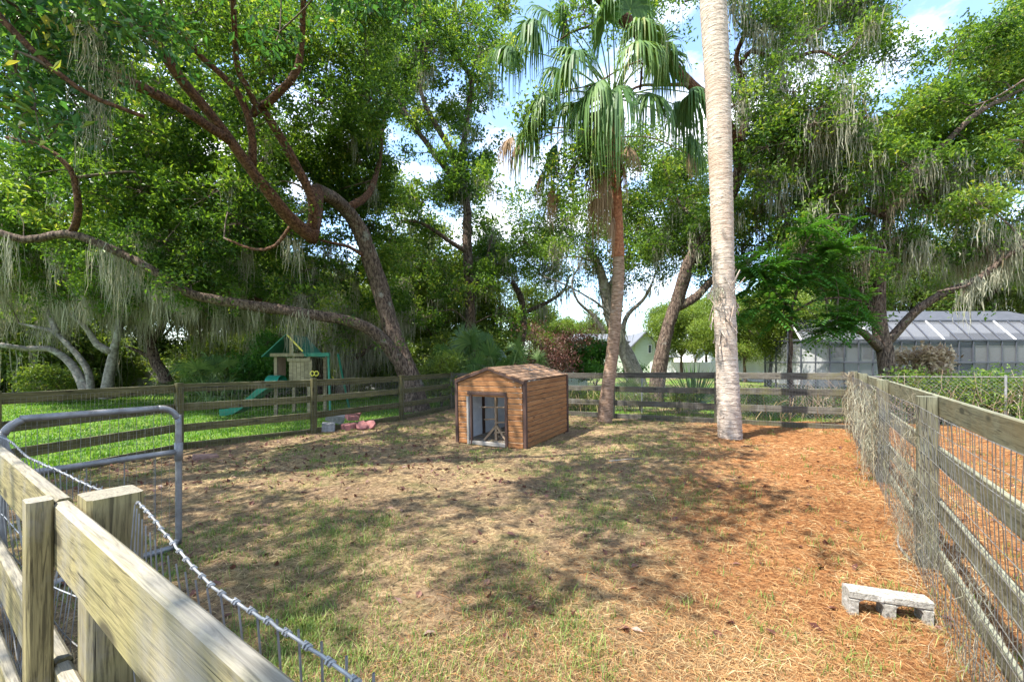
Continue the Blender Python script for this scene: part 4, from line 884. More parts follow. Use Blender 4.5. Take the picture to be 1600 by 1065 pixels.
T5.bark = M['bark_oak']
T5.limb([(1060, 480, 15), (1090, 462, 14.8), (1120, 432, 14.6), (1180, 400, 14.4), (1230, 350, 14.2)], .15, .07)
T5.limb([(1112, 355, 14.4), (1070, 330, 15), (1050, 300, 15.5), (1035, 250, 16)], .07, .03)
T5.region((1000, 1200), (-120, 20), (11.5, 15), 16, .8, clumps=9, leaves=52, **LK)
T5.region((1140, 1400), (-60, 230), (11.5, 15), 58, .75, clumps=13, leaves=42, cs=.16, L=.115, W=.058)
T5.region((960, 1110), (220, 400), (14.5, 18), 26, .8, clumps=9, leaves=50, L=.12, W=.06)
T5.region((840, 1000), (-100, 40), (9.5, 13), 12, .6, clumps=8, leaves=44, **LK)
T5.region((820, 900), (150, 190), (9.4, 9.8), 4, .35, clumps=6, leaves=40, **LK)
T5.region((860, 935), (225, 300), (9.2, 9.8), 7, .38, clumps=7, leaves=44, **LK)
T5.region((990, 1110), (250, 400), (17, 21), 18, .9, clumps=12, leaves=44, cs=.18, L=.15, W=.078, tb=.08)
T5.region((1040, 1320), (330, 440), (14, 16.5), 22, .75, clumps=13, leaves=44, cs=.16, L=.115, W=.058)
T5.moss(191, 1.2, 25, 0.0086, .12, where=(1140, 1420, -60, 260)); T5.moss(102, 1.0, 22, 0.0086, .12, where=(1000, 1330, 300, 470)); T5.finish(M['leaf_oak'])

# ------------------------------------------------------------------ spreading oak beside the pool screen
b6 = P(1386, 600, 12.6)[:2]
T6 = Tree('oak_tree', 'spreading oak with three forking boughs in front of the pool screen', g3(b6), M['bark_oak'], seed=41)
T6.spray = .4
T6.limb([(1390, 650, 12.6), (1386, 590, 12.6), (1380, 545, 12.6), (1374, 510, 12.6), (1374, 470, 12.6), (1378, 420, 12.5), (1385, 360, 12.4), (1400, 300, 12.2)], .235, .11, 14, part='trunk')
T6.limb([(1376, 545, 12.6), (1350, 520, 12.3), (1325, 508, 12.1), (1300, 490, 11.9)], .14, .06)
T6.limb([(1380, 540, 12.6), (1405, 515, 12.5), (1432, 488, 12.3), (1470, 462, 12.1), (1530, 435, 11.8), (1565, 405, 11.6), (1600, 385, 11.4)], .135, .06)
T6.limb([(1374, 500, 12.6), (1352, 470, 12.8), (1340, 440, 13)], .10, .05)
T6.limb([(1530, 435, 11.8), (1500, 448, 11.5), (1465, 455, 11.4)], .05, .02)
T6.limb([(1400, 300, 12.2), (1460, 240, 12.5), (1540, 170, 12.5), (1640, 120, 12.5)], .11, .04)
T6.limb([(1390, 340, 12.4), (1330, 320, 12.6), (1290, 325, 12.8), (1230, 350, 13)], .08, .03, )
T6.limb([(1600, 125, 11), (1560, 150, 11.2), (1520, 165, 11.4), (1500, 160, 11.6)], .03, .012)
for (u0, v0, u1, v1, n) in ((1180, 190, 1300, 300, 14), (1290, 190, 1400, 320, 18), (1390, 130, 1500, 320, 26), (1490, 60, 1620, 320, 34), (1600, -20, 1720, 300, 22), (1540, 20, 1640, 90, 7)):
    T6.region((u0, u1), (v0, v1), (11.5, 16), n, .85, clumps=14, leaves=50, tb=.1, cs=.17, L=.12, W=.062)
T6.region((1190, 1660), (310, 440), (11.5, 15.5), 46, .75, clumps=13, leaves=44, cs=.16, L=.115, W=.058)
T6.region((1150, 1310), (190, 370), (14, 18), 26, .85, clumps=13, leaves=44, cs=.17, L=.13, W=.066, tb=.05)
T6.region((1290, 1400), (430, 520), (13, 15), 8, .55, clumps=8, leaves=46, **LK)
T6.moss(225, 1.15, 32, 0.0086, .15, where=(1180, 1640, 230, 400)); T6.moss(122, 1.0, 28, 0.0086, .14, where=(1180, 1640, 240, 420), mat='moss_brown'); T6.moss(68, .9, 25, 0.0078, .1, where=(1400, 1640, 380, 470))
T6.finish(M['leaf_oak'])

# ------------------------------------------------------------------ young tree with dark pinnate leaves
b7 = P(1236, 600, 11.2)[:2]; T7 = Tree('young_tree', 'slender young tree with dark green pinnate leaves behind the grey fence', g3(b7), M['bark_oak'], seed=51)
T7.limb([(1238, 656, 11.2), (1237, 580, 11.2), (1237, 520, 11.2), (1236, 482, 11.2)], .055, .045, 9, part='trunk')
for pts in ([(1236, 484, 11.2), (1215, 460, 11.1), (1195, 440, 11), (1170, 415, 10.9)], [(1236, 484, 11.2), (1245, 455, 11.2), (1250, 420, 11.2), (1262, 375, 11.2), (1300, 335, 11.1)], [(1237, 490, 11.2), (1270, 470, 11), (1310, 465, 10.8), (1345, 470, 10.6)], [(1237, 487, 11.2), (1205, 478, 11.4), (1170, 485, 11.4)]): T7.limb(pts, .034, .014, 7)
def pinnate(mb, p, d, L, n, lw, rng, tint):
    t = np.linspace(.12, 1, n); side = nrm(np.cross(d, [0, 0, 1]) + 1e-6); ax = p + np.outer(t * L, d) - np.array([0, 0, 1]) * (.22 * L * t ** 2)[:, None]
    for sg in (-1, 1):
        dd = nrm(side * sg + d * .55 + np.array([0, 0, -.25])); ll = lw * (1 - .35 * t); tip = ax + dd * ll[:, None]; w = nrm(np.cross(dd, [0, 0, 1])) * lw * .17
        mid = (ax + tip) / 2; mb.add(np.stack([ax, mid + w, tip - [0, 0, .02], mid - w], 1).reshape(-1, 3), np.arange(n * 4).reshape(-1, 4), np.clip(tint + rng.normal(0, .12, n), 0, 1))
def pin_region(T, u, v, Y, n, L=.5, lw=.2):
    for _ in range(n):
        c = P(T.rng.uniform(*u), T.rng.uniform(*v), T.rng.uniform(*Y)); Sp, Sr = T.skel(); q = Sp[np.argmin(np.linalg.norm(Sp - c, axis=1))]
        tube(T.bm, catmull([q, (q + c) / 2 + [0, 0, .08], c], .2), .009, 4, caps=False)
        for a in T.rng.uniform(0, 6.28, 7): pinnate(T.lm, c, nrm(np.array([math.cos(a), math.sin(a), T.rng.normal(.05, .6)])), L * T.rng.uniform(.7, 1.2), 7, lw, T.rng, T.rng.uniform(.25, .75))
for u, v, n in (((1150, 1210), (400, 440), 14), ((1150, 1225), (450, 505), 16), ((1205, 1260), (385, 440), 12), ((1255, 1335), (335, 400), 16), ((1280, 1350), (450, 525), 20), ((1265, 1310), (410, 440), 5)): pin_region(T7, u, v, (10.6, 11.5), n)
T7.finish(M['leaf_dark'])

# ------------------------------------------------------------------ gnarled grey oak behind the shorter palm
b8 = P(1000, 600, 18.5)[:2]; T8 = Tree('oak_tree', 'gnarled pale grey oak draped in moss behind the shorter palm', g3(b8), M['bark_grey'], seed=61)
T8.limb([(1002, 622, 18.5), (990, 585, 18.5), (975, 548, 18.5), (955, 500, 18.5), (945, 455, 18.4), (935, 415, 18.2), (915, 385, 18)], .38, .13, 12, part='trunk')
T8.limb([(998, 600, 18.4), (978, 560, 18.1), (975, 520, 18), (985, 490, 17.8), (1005, 470, 17.6), (1018, 445, 17.4)], .16, .06)
T8.limb([(945, 520, 18.5), (925, 490, 18.4), (905, 470, 18.2), (895, 440, 18.2), (905, 415, 18)], .09, .03)
T8.limb([(945, 460, 18.4), (965, 420, 18.6), (975, 380, 18.8)], .1, .05); T8.limb([(930, 410, 18.2), (900, 400, 18), (870, 405, 17.8)], .06, .02)
T8.limb([(975, 520, 18), (940, 480, 17.6), (900, 455, 17.4), (870, 440, 17.2), (850, 432, 17)], .07, .02)
T8.region((800, 1090), (300, 420), (17, 21), 46, .85, clumps=9, leaves=52, L=.13, W=.068, tb=.04)
T8.region((880, 1060), (420, 500), (17.5, 20), 9, .5, clumps=6, leaves=40, L=.13, W=.065)
T8.moss(106, 1.1, 25, 0.0081, .14, where=(840, 1080, 330, 520)); T8.finish(M['leaf_oak'])

# ------------------------------------------------------------------ gnarled oaks beyond the lawn
T9 = Tree('oak_tree', 'pale twin-stemmed oak leaning over the far lawn', g3(P(135, 608, 17)[:2]), M['bark_grey'], seed=71)
T9.limb([(138, 622, 17), (125, 590, 17), (105, 562, 17), (75, 545, 16.8), (40, 545, 16.5), (0, 538, 16)], .17, .08, part='trunk')
T9.limb([(142, 618, 17), (138, 580, 17), (120, 550, 17), (90, 520, 17), (55, 510, 17), (30, 505, 17)], .14, .05)
T9.limb([(90, 520, 17), (70, 480, 17.5), (40, 430, 18)], .1, .05)
T9.region((-60, 140), (400, 500), (16, 20), 24, .9, clumps=9, leaves=48, L=.13, W=.066); T9.moss(159, 1.3, 28, 0.0081, .16, where=(-60, 160, 380, 530)); T9.finish(M['leaf_oak'])
T10 = Tree('oak_tree', 'grey fork-topped oak beyond the lawn with short knobbly boughs', g3(P(170, 608, 16.5)[:2]), M['bark_grey'], seed=73)
T10.limb([(166, 622, 16.5), (170, 585, 16.5), (176, 555, 16.5), (180, 535, 16.5), (186, 510, 16.5)], .19, .10, part='trunk')
T10.limb([(176, 550, 16.5), (150, 538, 16.4), (135, 515, 16.3), (110, 490, 16.2)], .15, .06); T10.limb([(185, 515, 16.5), (192, 480, 16.8), (210, 430, 17)], .12, .06)
T10.region((90, 260), (390, 490), (15.5, 19), 22, .85, clumps=9, leaves=48, L=.13, W=.066); T10.moss(130, 1.3, 28, 0.0075, .16, where=(90, 270, 380, 520)); T10.finish(M['leaf_oak'])
T11 = Tree('oak_tree', 'dark leaning oak in front of the silver picket fence', g3(P(258, 600, 18)[:2]), M['bark_oak'], seed=75)
T11.limb([(262, 615, 18), (258, 590, 18), (243, 565, 18), (235, 540, 18), (225, 505, 18)], .27, .12, part='trunk')
T11.limb([(240, 560, 18), (215, 548, 17.8), (195, 540, 17.6)], .1, .04); T11.limb([(236, 540, 18), (260, 500, 18.5), (300, 480, 19), (315, 535, 19.3)], .1, .03)
T11.region((210, 420), (400, 500), (17, 21), 30, .95, clumps=9, leaves=48, L=.13, W=.066); T11.moss(199, 1.6, 28, 0.0087, .18, where=(210, 440, 390, 540)); T11.finish(M['leaf_oak'])
T12 = Tree('oak_tree', 'mossy oak with twisted low fork standing behind the playset', g3(P(540, 600, 19)[:2]), M['bark_oak'], seed=77)
T12.limb([(535, 620, 19), (540, 590, 19), (545, 565, 19), (548, 540, 19), (530, 505, 19)], .24, .1, part='trunk'); T12.limb([(545, 565, 19), (575, 545, 19), (595, 530, 19.2), (600, 490, 19.5)], .14, .05)
T12.limb([(505, 615, 20), (500, 570, 20), (490, 530, 20), (480, 470, 20)], .22, .1)
T12.region((400, 640), (430, 540), (18, 23), 26, .8, clumps=9, leaves=40, L=.13, W=.068, tb=.08); T12.moss(256, 1.7, 28, 0.0093, .18, where=(330, 640, 420, 560)); T12.finish(M['leaf_oak'])
T13 = Tree('oak_tree', 'oak with low horizontal bough between the palmettos and the red-leaved bush', g3(P(815, 600, 24)[:2]), M['bark_oak'], seed=79)
T13.limb([(815, 610, 24), (812, 560, 24), (818, 510, 24), (815, 470, 24), (800, 440, 24)], .3, .14, part='trunk'); T13.limb([(815, 490, 24), (850, 475, 24), (880, 455, 24), (890, 430, 24)], .14, .05); T13.limb([(812, 530, 24), (795, 500, 23.5), (780, 480, 23)], .12, .06)
T13.region((740, 900), (330, 440), (22, 27), 24, 1.0, clumps=9, leaves=44, L=.16, W=.085); T13.moss(76, 1.4, 25, 0.0104, .2, where=(740, 900, 380, 500)); T13.finish(M['leaf_oak'])

# ------------------------------------------------------------------ palms
def fan(mb, pm_, base, hub, R, droop, nseg, tint, rng, spread=2.2):
    base, hub = np.asarray(base, float), np.asarray(hub, float); d = hub - base; ln = np.linalg.norm(d)
    pet = catmull([base, (base + hub) / 2 + np.array([0, 0, .10 * ln]), hub], .15); tube(pm_, pet, np.linspace(.022, .011, len(pet)), 5, caps=False, t=.9)
    t = nrm(pet[-1] - pet[-2]); s = nrm(np.cross(t, [0, 0, 1]) + rng.normal(0, .2, 3)); 
    k = nseg; ph = np.linspace(-spread, spread, k) + rng.normal(0, .03, k); D = np.cos(ph)[:, None] * t + np.sin(ph)[:, None] * s; D = D + np.array([0, 0, .12]) * np.abs(np.sin(ph))[:, None]
    Wd = -np.sin(ph)[:, None] * t + np.cos(ph)[:, None] * s; ll = R * (.72 + .28 * np.cos(ph * .8)) * rng.uniform(.85, 1.1, k); x = np.array([.02, .3, .55, .8, 1.0]); w = np.array([.008, .022, .018, .009, .0015]) * R / .9
    dr = droop * rng.uniform(.8, 1.25, k)
    ctr = hub + D[:, None, :] * (ll[:, None] * x[None, :])[..., None] * (1 - .45 * np.clip(dr, 0, 1.2)[:, None] * x[None, :] ** 2)[..., None] - np.array([0, 0, 1.0]) * (dr * ll)[:, None, None] * (x ** 2.0)[None, :, None]
    V = np.stack([ctr + Wd[:, None, :] * w[None, :, None], ctr - Wd[:, None, :] * w[None, :, None] + np.array([0, 0, .006])], 2).reshape(-1, 3); seg = 5
    i0 = (np.arange(k) * seg * 2)[:, None] + (np.arange(seg - 1) * 2)[None, :]; q = np.stack([i0, i0 + 1, i0 + 3, i0 + 2], -1).reshape(-1, 4)
    mb.add(V, q, np.clip(np.repeat(tint + rng.normal(0, .12, k), seg - 1) + np.tile(np.array([.0, .0, .04, .12]), k), 0, 1))
def ringed_trunk(path, r, k, step=.035, amp=.02, rng=RNG):
    p = catmull(path, step); n = len(p); f = np.linspace(0, 1, n); R = np.interp(f, np.linspace(0, 1, len(r)), r); R = R * (1 + amp * (((np.arange(n) // 1) % 3) - 1) * rng.uniform(.3, 1.2, n)); m = MB(); tube(m, p, R, k, amp * .35); return m, p
g_ = G(1140, 684); PT = thing('palm_tree', 'tall straight palm with pale ringed trunk', 'palm tree', tuple(g_))
Yp = g_[1]; m, pth = ringed_trunk([P(1141, 690, Yp), P(1137, 600, Yp), P(1131, 450, Yp), P(1127, 300, Yp), P(1122, 150, Yp), P(1114, 0, Yp), P(1106, -180, Yp), P(1098, -380, Yp)], [.215, .19, .19, .20, .215, .23, .225, .215, .19], 28, .03, .022); m.build('trunk', M['palm_tall'], PT, smooth=True)
rg = np.random.default_rng(3)
m = MB(); top = pth[-1]
for i in range(16):
    a = rg.uniform(0, 6.28); m2 = MB(); e = rg.uniform(-.3, .9); hub = top + np.array([math.cos(a) * 1.2, math.sin(a) * 1.2, .5 + e]); fan(m2, m2, top, hub, .95, .6, 34, .5, rg); m2.build('frond', M['frond'], PT)
# loose bark flakes and old leaf bases round the trunk
m = MB()
for i in range(46):
    z = rg.uniform(.42, .62); v = 690 - (690 - 430) * rg.uniform(.55, 1.0); c = P(1137 + (684 - v) * -.028, v, Yp); a = rg.uniform(0, 6.28); o_ = np.array([math.cos(a), math.sin(a), 0]); t_ = np.array([-o_[1], o_[0], 0])
    p0 = c + o_ * .20; ln = rg.uniform(.12, .34); lean = rg.normal(0, .5); p1 = p0 + o_ * rg.uniform(.02, .10) + (np.array([0, 0, 1]) * rg.choice([1, -1]) + t_ * lean) * ln; w = t_ * rg.uniform(.012, .03)
    m.add([p0 - w, p0 + w, p1 + w * .4, p1 - w * .4, p0 - w - o_ * .012, p0 + w - o_ * .012, p1 + w * .4 - o_ * .012, p1 - w * .4 - o_ * .012], [[0, 1, 2, 3], [7, 6, 5, 4], [0, 4, 5, 1], [1, 5, 6, 2], [2, 6, 7, 3], [3, 7, 4, 0]])
m.build('leaf_bases', M['palm_tall'], PT)
m = MB(); moss_strands(m, [P(1122, 455, Yp) + np.array([-.12, -.2, 0])], .5, 40, .006, .06, rg); m.build('hanging_moss', M['moss'], PT)
g_ = G(945, 662); PS = thing('palm_tree', 'shorter fan palm with shaggy crown and red-brown upper trunk beside the coop', 'palm tree', tuple(g_)); Yq = g_[1]
m, pth = ringed_trunk([P(944, 668, Yq), P(948, 620, Yq), P(958, 540, Yq), P(966, 440, Yq), P(966, 400, Yq)], [.185, .150, .142, .138, .135], 22, .035, .03); m.build('trunk', M['palm_short'], PS, smooth=True)
m, pth2 = ringed_trunk([P(966, 402, Yq), P(963, 320, Yq), P(960, 250, Yq), P(957, 158, Yq)], [.145, .135, .15, .15], 20, .035, .035); m.build('upper_trunk', M['palm_boot'], PS, smooth=True)
m = MB()
for i in range(60):
    v = rg.uniform(190, 300); c = P(960, v, Yq); a = rg.uniform(0, 6.28); o_ = np.array([math.cos(a), math.sin(a), 0]); t_ = np.array([-o_[1], o_[0], 0]); p0 = c + o_ * .13; p1 = p0 + o_ * rg.uniform(.06, .16) + np.array([0, 0, rg.uniform(.15, .42)]); w = t_ * .035
    m.add([p0 - w, p0 + w, p1 + w * .4, p1 - w * .4, p0 - w - o_ * .02, p0 + w - o_ * .02, p1 + w * .4 - o_ * .02, p1 - w * .4 - o_ * .02], [[0, 1, 2, 3], [7, 6, 5, 4], [0, 4, 5, 1], [1, 5, 6, 2], [2, 6, 7, 3], [3, 7, 4, 0]])
m.build('leaf_bases', M['palm_boot'], PS)
top = P(957, 158, Yq)
hubs = [(838, 42, -.2, 1.05, .9), (800, 75, .3, .95, .9), (850, 150, -.6, .9, 1.0), (830, 195, .1, .95, 1.1), (885, 30, .5, 1.0, .7), (925, 10, -.2, 1.05, .5), (955, -20, .4, 1.1, .4), (985, 15, -.5, 1.0, .6), (1010, 60, .6, .9, .8), (1015, 145, -.6, .85, 1.2), (1060, 165, .4, .9, 1.1), (1080, 145, -.3, .85, 1.2), (1082, 215, .3, .8, 1.2),
        (930, 130, -1.3, .9, 1.2), (965, 135, -1.4, .9, 1.3), (900, 90, -1.2, .95, 1.0), (1000, 80, 1.2, .9, .6), (880, 110, 1.3, .95, .8), (950, 160, -.9, .9, 1.4), (865, 230, -.2, .75, 1.3), (860, 20, 1.0, 1.0, .6), (905, 160, -.8, .8, 1.3)]
for u, v, dy, R, dr in hubs: m2 = MB(); fan(m2, m2, top + rg.normal(0, .06, 3), P(u, v, Yq + dy), R * 1.22, dr * 1.1, 46, rg.uniform(.3, .75), rg); m2.build('frond', M['frond'], PS)
for i in range(11):
    a = rg.uniform(0, 6.28); e = rg.uniform(-.2, 1.6); m2 = MB(); rr = 1.45 - .5 * max(0, e); fan(m2, m2, top + rg.normal(0, .06, 3), top + np.array([math.cos(a) * rr, math.sin(a) * rr, e]), 1.1, rg.uniform(.5, 1.1), 56, rg.uniform(.3, .8), rg); m2.build('frond', M['frond'], PS)
for u, v, dy, R in ((815, 225, .0, .8), (866, 295, -.3, .75), (870, 305, .2, .7), (938, 275, -.35, .85), (946, 300, -.3, .8), (930, 260, .3, .8), (952, 270, .35, .8), (950, 320, -.3, .65), (942, 245, -.4, .9), (975, 262, -.2, .8), (935, 310, .0, .8), (850, 270, .2, .8), (955, 345, -.2, .7), (800, 215, .1, .9), (900, 250, -.3, .8), (1075, 240, .2, .7), (985, 230, -.4, .8)): m2 = MB(); fan(m2, m2, P(955, 215, Yq), P(u, v, Yq + dy), R * .8, 1.25, 26, .5, rg, 1.6); m2.build('dead_frond', M['frond_dead'], PS)

# palmettos
def palmetto(name, label, u, v, Y, n, rad, h, seed, group=None, mat='palmetto', spiky=False):
    r_ = np.random.default_rng(seed); b_ = P(u, v, Y)[:2]; root = thing(name, label, 'palmetto' if not spiky else 'yucca', g3(b_), group)
    for i in range(n):
        a = r_.uniform(0, 6.28); e = r_.uniform(.25, 1.0); m2 = MB(); base = g3(b_ + np.array([math.cos(a), math.sin(a)]) * .12 * rad, .05); hub = base + np.array([math.cos(a) * rad * (1.1 - e * .7), math.sin(a) * rad * (1.1 - e * .7), h * e * .75])
        if not spiky: fan(m2, m2, base, hub, .80 * r_.uniform(.8, 1.2) * max(.8, rad), r_.uniform(.1, .6), 26, r_.uniform(.3, .85), r_, 1.9)
        else:
            d = nrm(hub - base); w = nrm(np.cross(d, [0, 0, 1])) * .03; L = h * r_.uniform(.8, 1.1); m2.add([base - w, base + w, base + d * L * .6 + w * .8, base + d * L, base + d * L * .6 - w * .8], [[0, 1, 2, 4]], .4); m2.add([base + d * L * .6 + w * .8, base + d * L, base + d * L * .6 - w * .8], [[0, 1, 2]], .5)
        m2.build('frond' if not spiky else 'blade', M[mat], root)
    return root
PG = 'palmetto clump behind the coop'
for i, (u, Y, n, rad, h) in enumerate(((705, 15.2, 16, 1.0, 2.6), (745, 16.0, 20, 1.15, 3.2), (785, 15.5, 18, 1.05, 3.0), (812, 16.5, 14, 1.0, 2.6), (760, 14.9, 14, .9, 1.9))): palmetto('palmetto', ('fan-leaved palmetto at the oak end of the clump behind the coop', 'tallest fan-leaved palmetto in the clump behind the coop', 'upright palmetto between the tallest one and the red-leaved bush', 'palmetto beside the red-leaved bush, set back in the clump', 'low palmetto in front of the clump, just over the fence')[i], u, 600, Y, n, rad, h, 100 + i, PG)
for i, (u, Y, n, rad, h) in enumerate(((330, 15.5, 20, 1.1, 2.0), (365, 16.2, 20, 1.1, 2.2), (300, 17, 16, 1.0, 1.9))): palmetto('palmetto', ('pale bushy palmetto in line with the slide end', 'pale palmetto between the slide and the dark vine bush', 'small pale palmetto towards the picket fence')[i], u, 600, Y, n, rad, h, 120 + i, 'palmettos beside the slide', 'palmetto')
palmetto('yucca_plant', 'spiky dark yucca behind the grey board fence', 1085, 600, 13.6, 60, .9, 1.5, 140, None, 'frond', True)
palmetto('palmetto', 'small green palmetto seen between the grey fence boards', 985, 620, 13.8, 10, .5, .8, 141)

# ------------------------------------------------------------------ shrubs
def bush(name, label, u, Y, r, h, n, leaf, L, W, seed, v=600, stems=7, group=None, clumps=10, leaves=40, tb=0, cs=.16, cat='bush'):
    T = Tree(name, label, g3(P(u, v, Y)[:2]), M['bark_oak'], group, cat, seed); b_ = np.array(T.root.location)
    for i in range(stems):
        a = T.rng.uniform(0, 6.28); rr = r * T.rng.uniform(.2, .7); T.limb([b_ + [0, 0, -.05], b_ + [math.cos(a) * rr * .4, math.sin(a) * rr * .4, h * .4], b_ + [math.cos(a) * rr, math.sin(a) * rr, h * .8]], .022, .008, 5, px=False, part='stem')
    cen = [b_ + np.array([T.rng.normal(0, r * .5), T.rng.normal(0, r * .5), T.rng.uniform(.3, .95) * h]) for _ in range(n)]
    T.blobs(cen, r * .45, clumps=clumps, leaves=leaves, L=L, W=W, tb=tb, cs=cs, gap=False); return T.finish(M[leaf])
bush('red_bush', 'bush of withered reddish-brown leaves behind the coop roof', 858, 17.5, 1.5, 3.0, 16, 'leaf_dead', .11, .05, 201, leaves=26, cs=.2)
bush('round_bush', 'rounded dark green bush beside the cream shed', 930, 22, 1.2, 2.7, 16, 'leaf_dark', .16, .08, 202, leaves=60)
bush('leafy_bush', 'light green bush growing between the oak trunk and the coop', 690, 14.9, 1.0, 1.7, 14, 'leaf_lime', .10, .05, 203, leaves=44)
bush('dry_bush', 'bush of pale dry curled leaves beside the pool screen', 1438, 15.5, .75, 1.75, 10, 'leaf_dry', .17, .085, 204, leaves=40)
bush('dark_bush', 'dark green vine-covered bush behind the playset roof', 418, 17, 1.1, 2.6, 16, 'leaf_dark', .13, .06, 206, leaves=50)
bush('dark_bush', 'low dark shrub under the gnarled oaks beyond the lawn', 95, 18.5, 1.0, 1.5, 10, 'leaf_far', .13, .06, 207, leaves=40)
bush('dark_bush', 'dark green shrub at the end of the picket fence', 185, 23, 1.2, 2.0, 12, 'leaf_far', .13, .06, 208, leaves=40)
for i, (u, Y) in enumerate(((1420, 9.6), (1470, 9.35), (1525, 9.15), (1580, 8.9), (1640, 8.7))): bush('weed_bush', 'rank green weed growing through the chain-link fence', u, Y + .25, .55, 1.05, 9, 'leaf_oak', .075, .03, 230 + i, group='weeds along the chain-link fence', leaves=44, tb=.12)
for i, (u, Y) in enumerate(((905, 13.6), (940, 13.4), (1000, 13), (1060, 12.4), (1180, 11.6), (1280, 10.9))): bush('weed_bush', 'low weed sprouting behind the grey board fence', u, Y + .1, .4, .55, 6, 'leaf_lime', .07, .03, 250 + i, group='weeds behind the grey fence', leaves=30)

# ------------------------------------------------------------------ trees of the far neighbourhood: copies of a few kinds
def far_tree(name, label, group, leaf, seed, H, R, L, W, n, leaves, bark='bark_oak', tb=0.0, flat=.7, trunkr=.25, low=.35):
    T = Tree(name, label, (0, 0, 0), M[bark], group, 'tree', seed); T.limb([(0, 0, -.3), (.15, 0, H * .25), (-.1, .1, H * .5), (0, 0, H * .8)], trunkr, trunkr * .3, 9, px=False, part='trunk')
    for a in np.linspace(0, 6.28, 6)[:-1] + .4: T.limb([(0, 0, H * .3), (math.cos(a) * R * .4, math.sin(a) * R * .4, H * .55), (math.cos(a) * R * .8, math.sin(a) * R * .8, H * .68)], trunkr * .4, trunkr * .12, 7, px=False)
    cen = []
    while len(cen) < n:
        p = T.rng.uniform(-1, 1, 3)
        if np.dot(p, p) < 1: cen.append([p[0] * R, p[1] * R, H * (low + (1 - low) / 2) + p[2] * H * (1 - low) / 2])
    T.blobs(cen, R * .26, clumps=10, leaves=leaves, L=L, W=W, tb=tb, cs=.32, gap=False, flat=flat)
    if leaf == 'leaf_far': T.moss(50, 1.8, 19, 0.0128, .25, zmin=H * .35)
    return T.finish(M[leaf])
def place(src, spots, labf=None):
    for i, (u, Y, sc_, rz) in enumerate(spots):
        o = src if i == 0 else copy_tree(src); x = (u - CX) / F * Y; o.location = (x, Y, gz(x)); o.rotation_euler = (0, 0, rz); o.scale = (sc_,) * 3
        if labf: o['label'], o['group'] = labf(u, Y)
A = far_tree('oak_tree', 'mossy oak in the distant wood beyond the yards', 'distant oaks', 'leaf_far', 301, 10.5, 4.6, .20, .11, 74, 38)
place(A, [(40, 25, 1.0, 0), (-90, 21, 1.0, 1), (190, 30, 1.05, 2), (330, 26, 1.0, 3), (460, 36, 1.0, 4), (680, 27, .95, .5), (120, 40, 1.2, 1.5), (400, 40, 1.15, 2.5), (640, 46, .9, 3.5),
          (1290, 33, .95, 4.5), (1400, 36, 1.1, 5.5), (1500, 32, 1.05, .7), (1610, 36, 1.15, 1.7), (60, 33, 1.35, 5.1), (300, 37, 1.4, 4.4), (1700, 30, 1.1, 2.7), (1790, 24, 1.0, 3.3), (1240, 52, 1.0, 3.7), (1120, 58, 1.0, 4.1), (1560, 48, 1.3, 4.7), (250, 34, 1.1, .2), (530, 45, 1.1, 1.1), (-150, 30, 1.1, 3.9)],
      lambda u, Y: ('mossy distant oak behind the gnarled grey oaks of the lawn', 'distant oaks beyond the lawn') if u < 290 else ('mossy distant oak behind the playset and the leaning oak', 'distant oaks behind the playset') if u < 800 else ('mossy distant oak rising behind the white house with the pool screen', 'distant oaks behind the pool house') if u > 1270 else ('mossy distant oak far beyond the pale green house', 'distant oaks beyond the green house'))
B = far_tree('lime_tree', 'light lime-green tree between the houses', 'lime-green trees between the houses', 'leaf_lime', 303, 5.6, 2.2, .15, .07, 46, 44, tb=0, flat=.5, trunkr=.12)
place(B, [(1200, 24, .95, 0), (1245, 27, .9, 2), (1165, 30, .9, 4), (1085, 50, 1.5, 1), (1045, 56, 1.6, 3), (890, 60, 1.3, 5), (850, 46, 1.1, 2.5), (1160, 45, 1.4, .4), (1105, 40, 1.25, 2.0), (1065, 38, 1.1, 4.6), (925, 52, 1.2, 1.6), (1130, 33, 1.0, 5.4)],
      lambda u, Y: ('lime-green tree rising over the roof of the pale green house', 'lime trees at the green house') if u < 1060 else ('lime-green tree between the tall palm and the pool screen', 'lime trees by the pool screen') if u > 1140 else ('lime-green tree beyond the white vinyl fence', 'lime trees beyond the vinyl fence'))

C = far_tree('oak_tree', 'light green sunlit oak beyond the palmetto clump', 'sunlit oaks beyond the palmettos', 'leaf_lime', 305, 8.6, 3.6, .19, .10, 52, 40, tb=-.05, flat=.6, trunkr=.2, low=.18)  # light green leaf colour stands in for sunlight on these oak crowns
place(C, [(600, 29, 1.0, 0), (700, 31, 1.05, 2), (780, 30, .95, 4), (845, 40, .85, 1.3), (520, 33, 1.0, 3.1), (440, 30, .9, 5.2)], lambda u, Y: ('light green sunlit oak beyond the palmetto clump', 'sunlit oaks beyond the palmettos') if u > 560 else ('light green sunlit oak far behind the playset', 'sunlit oaks behind the playset'))
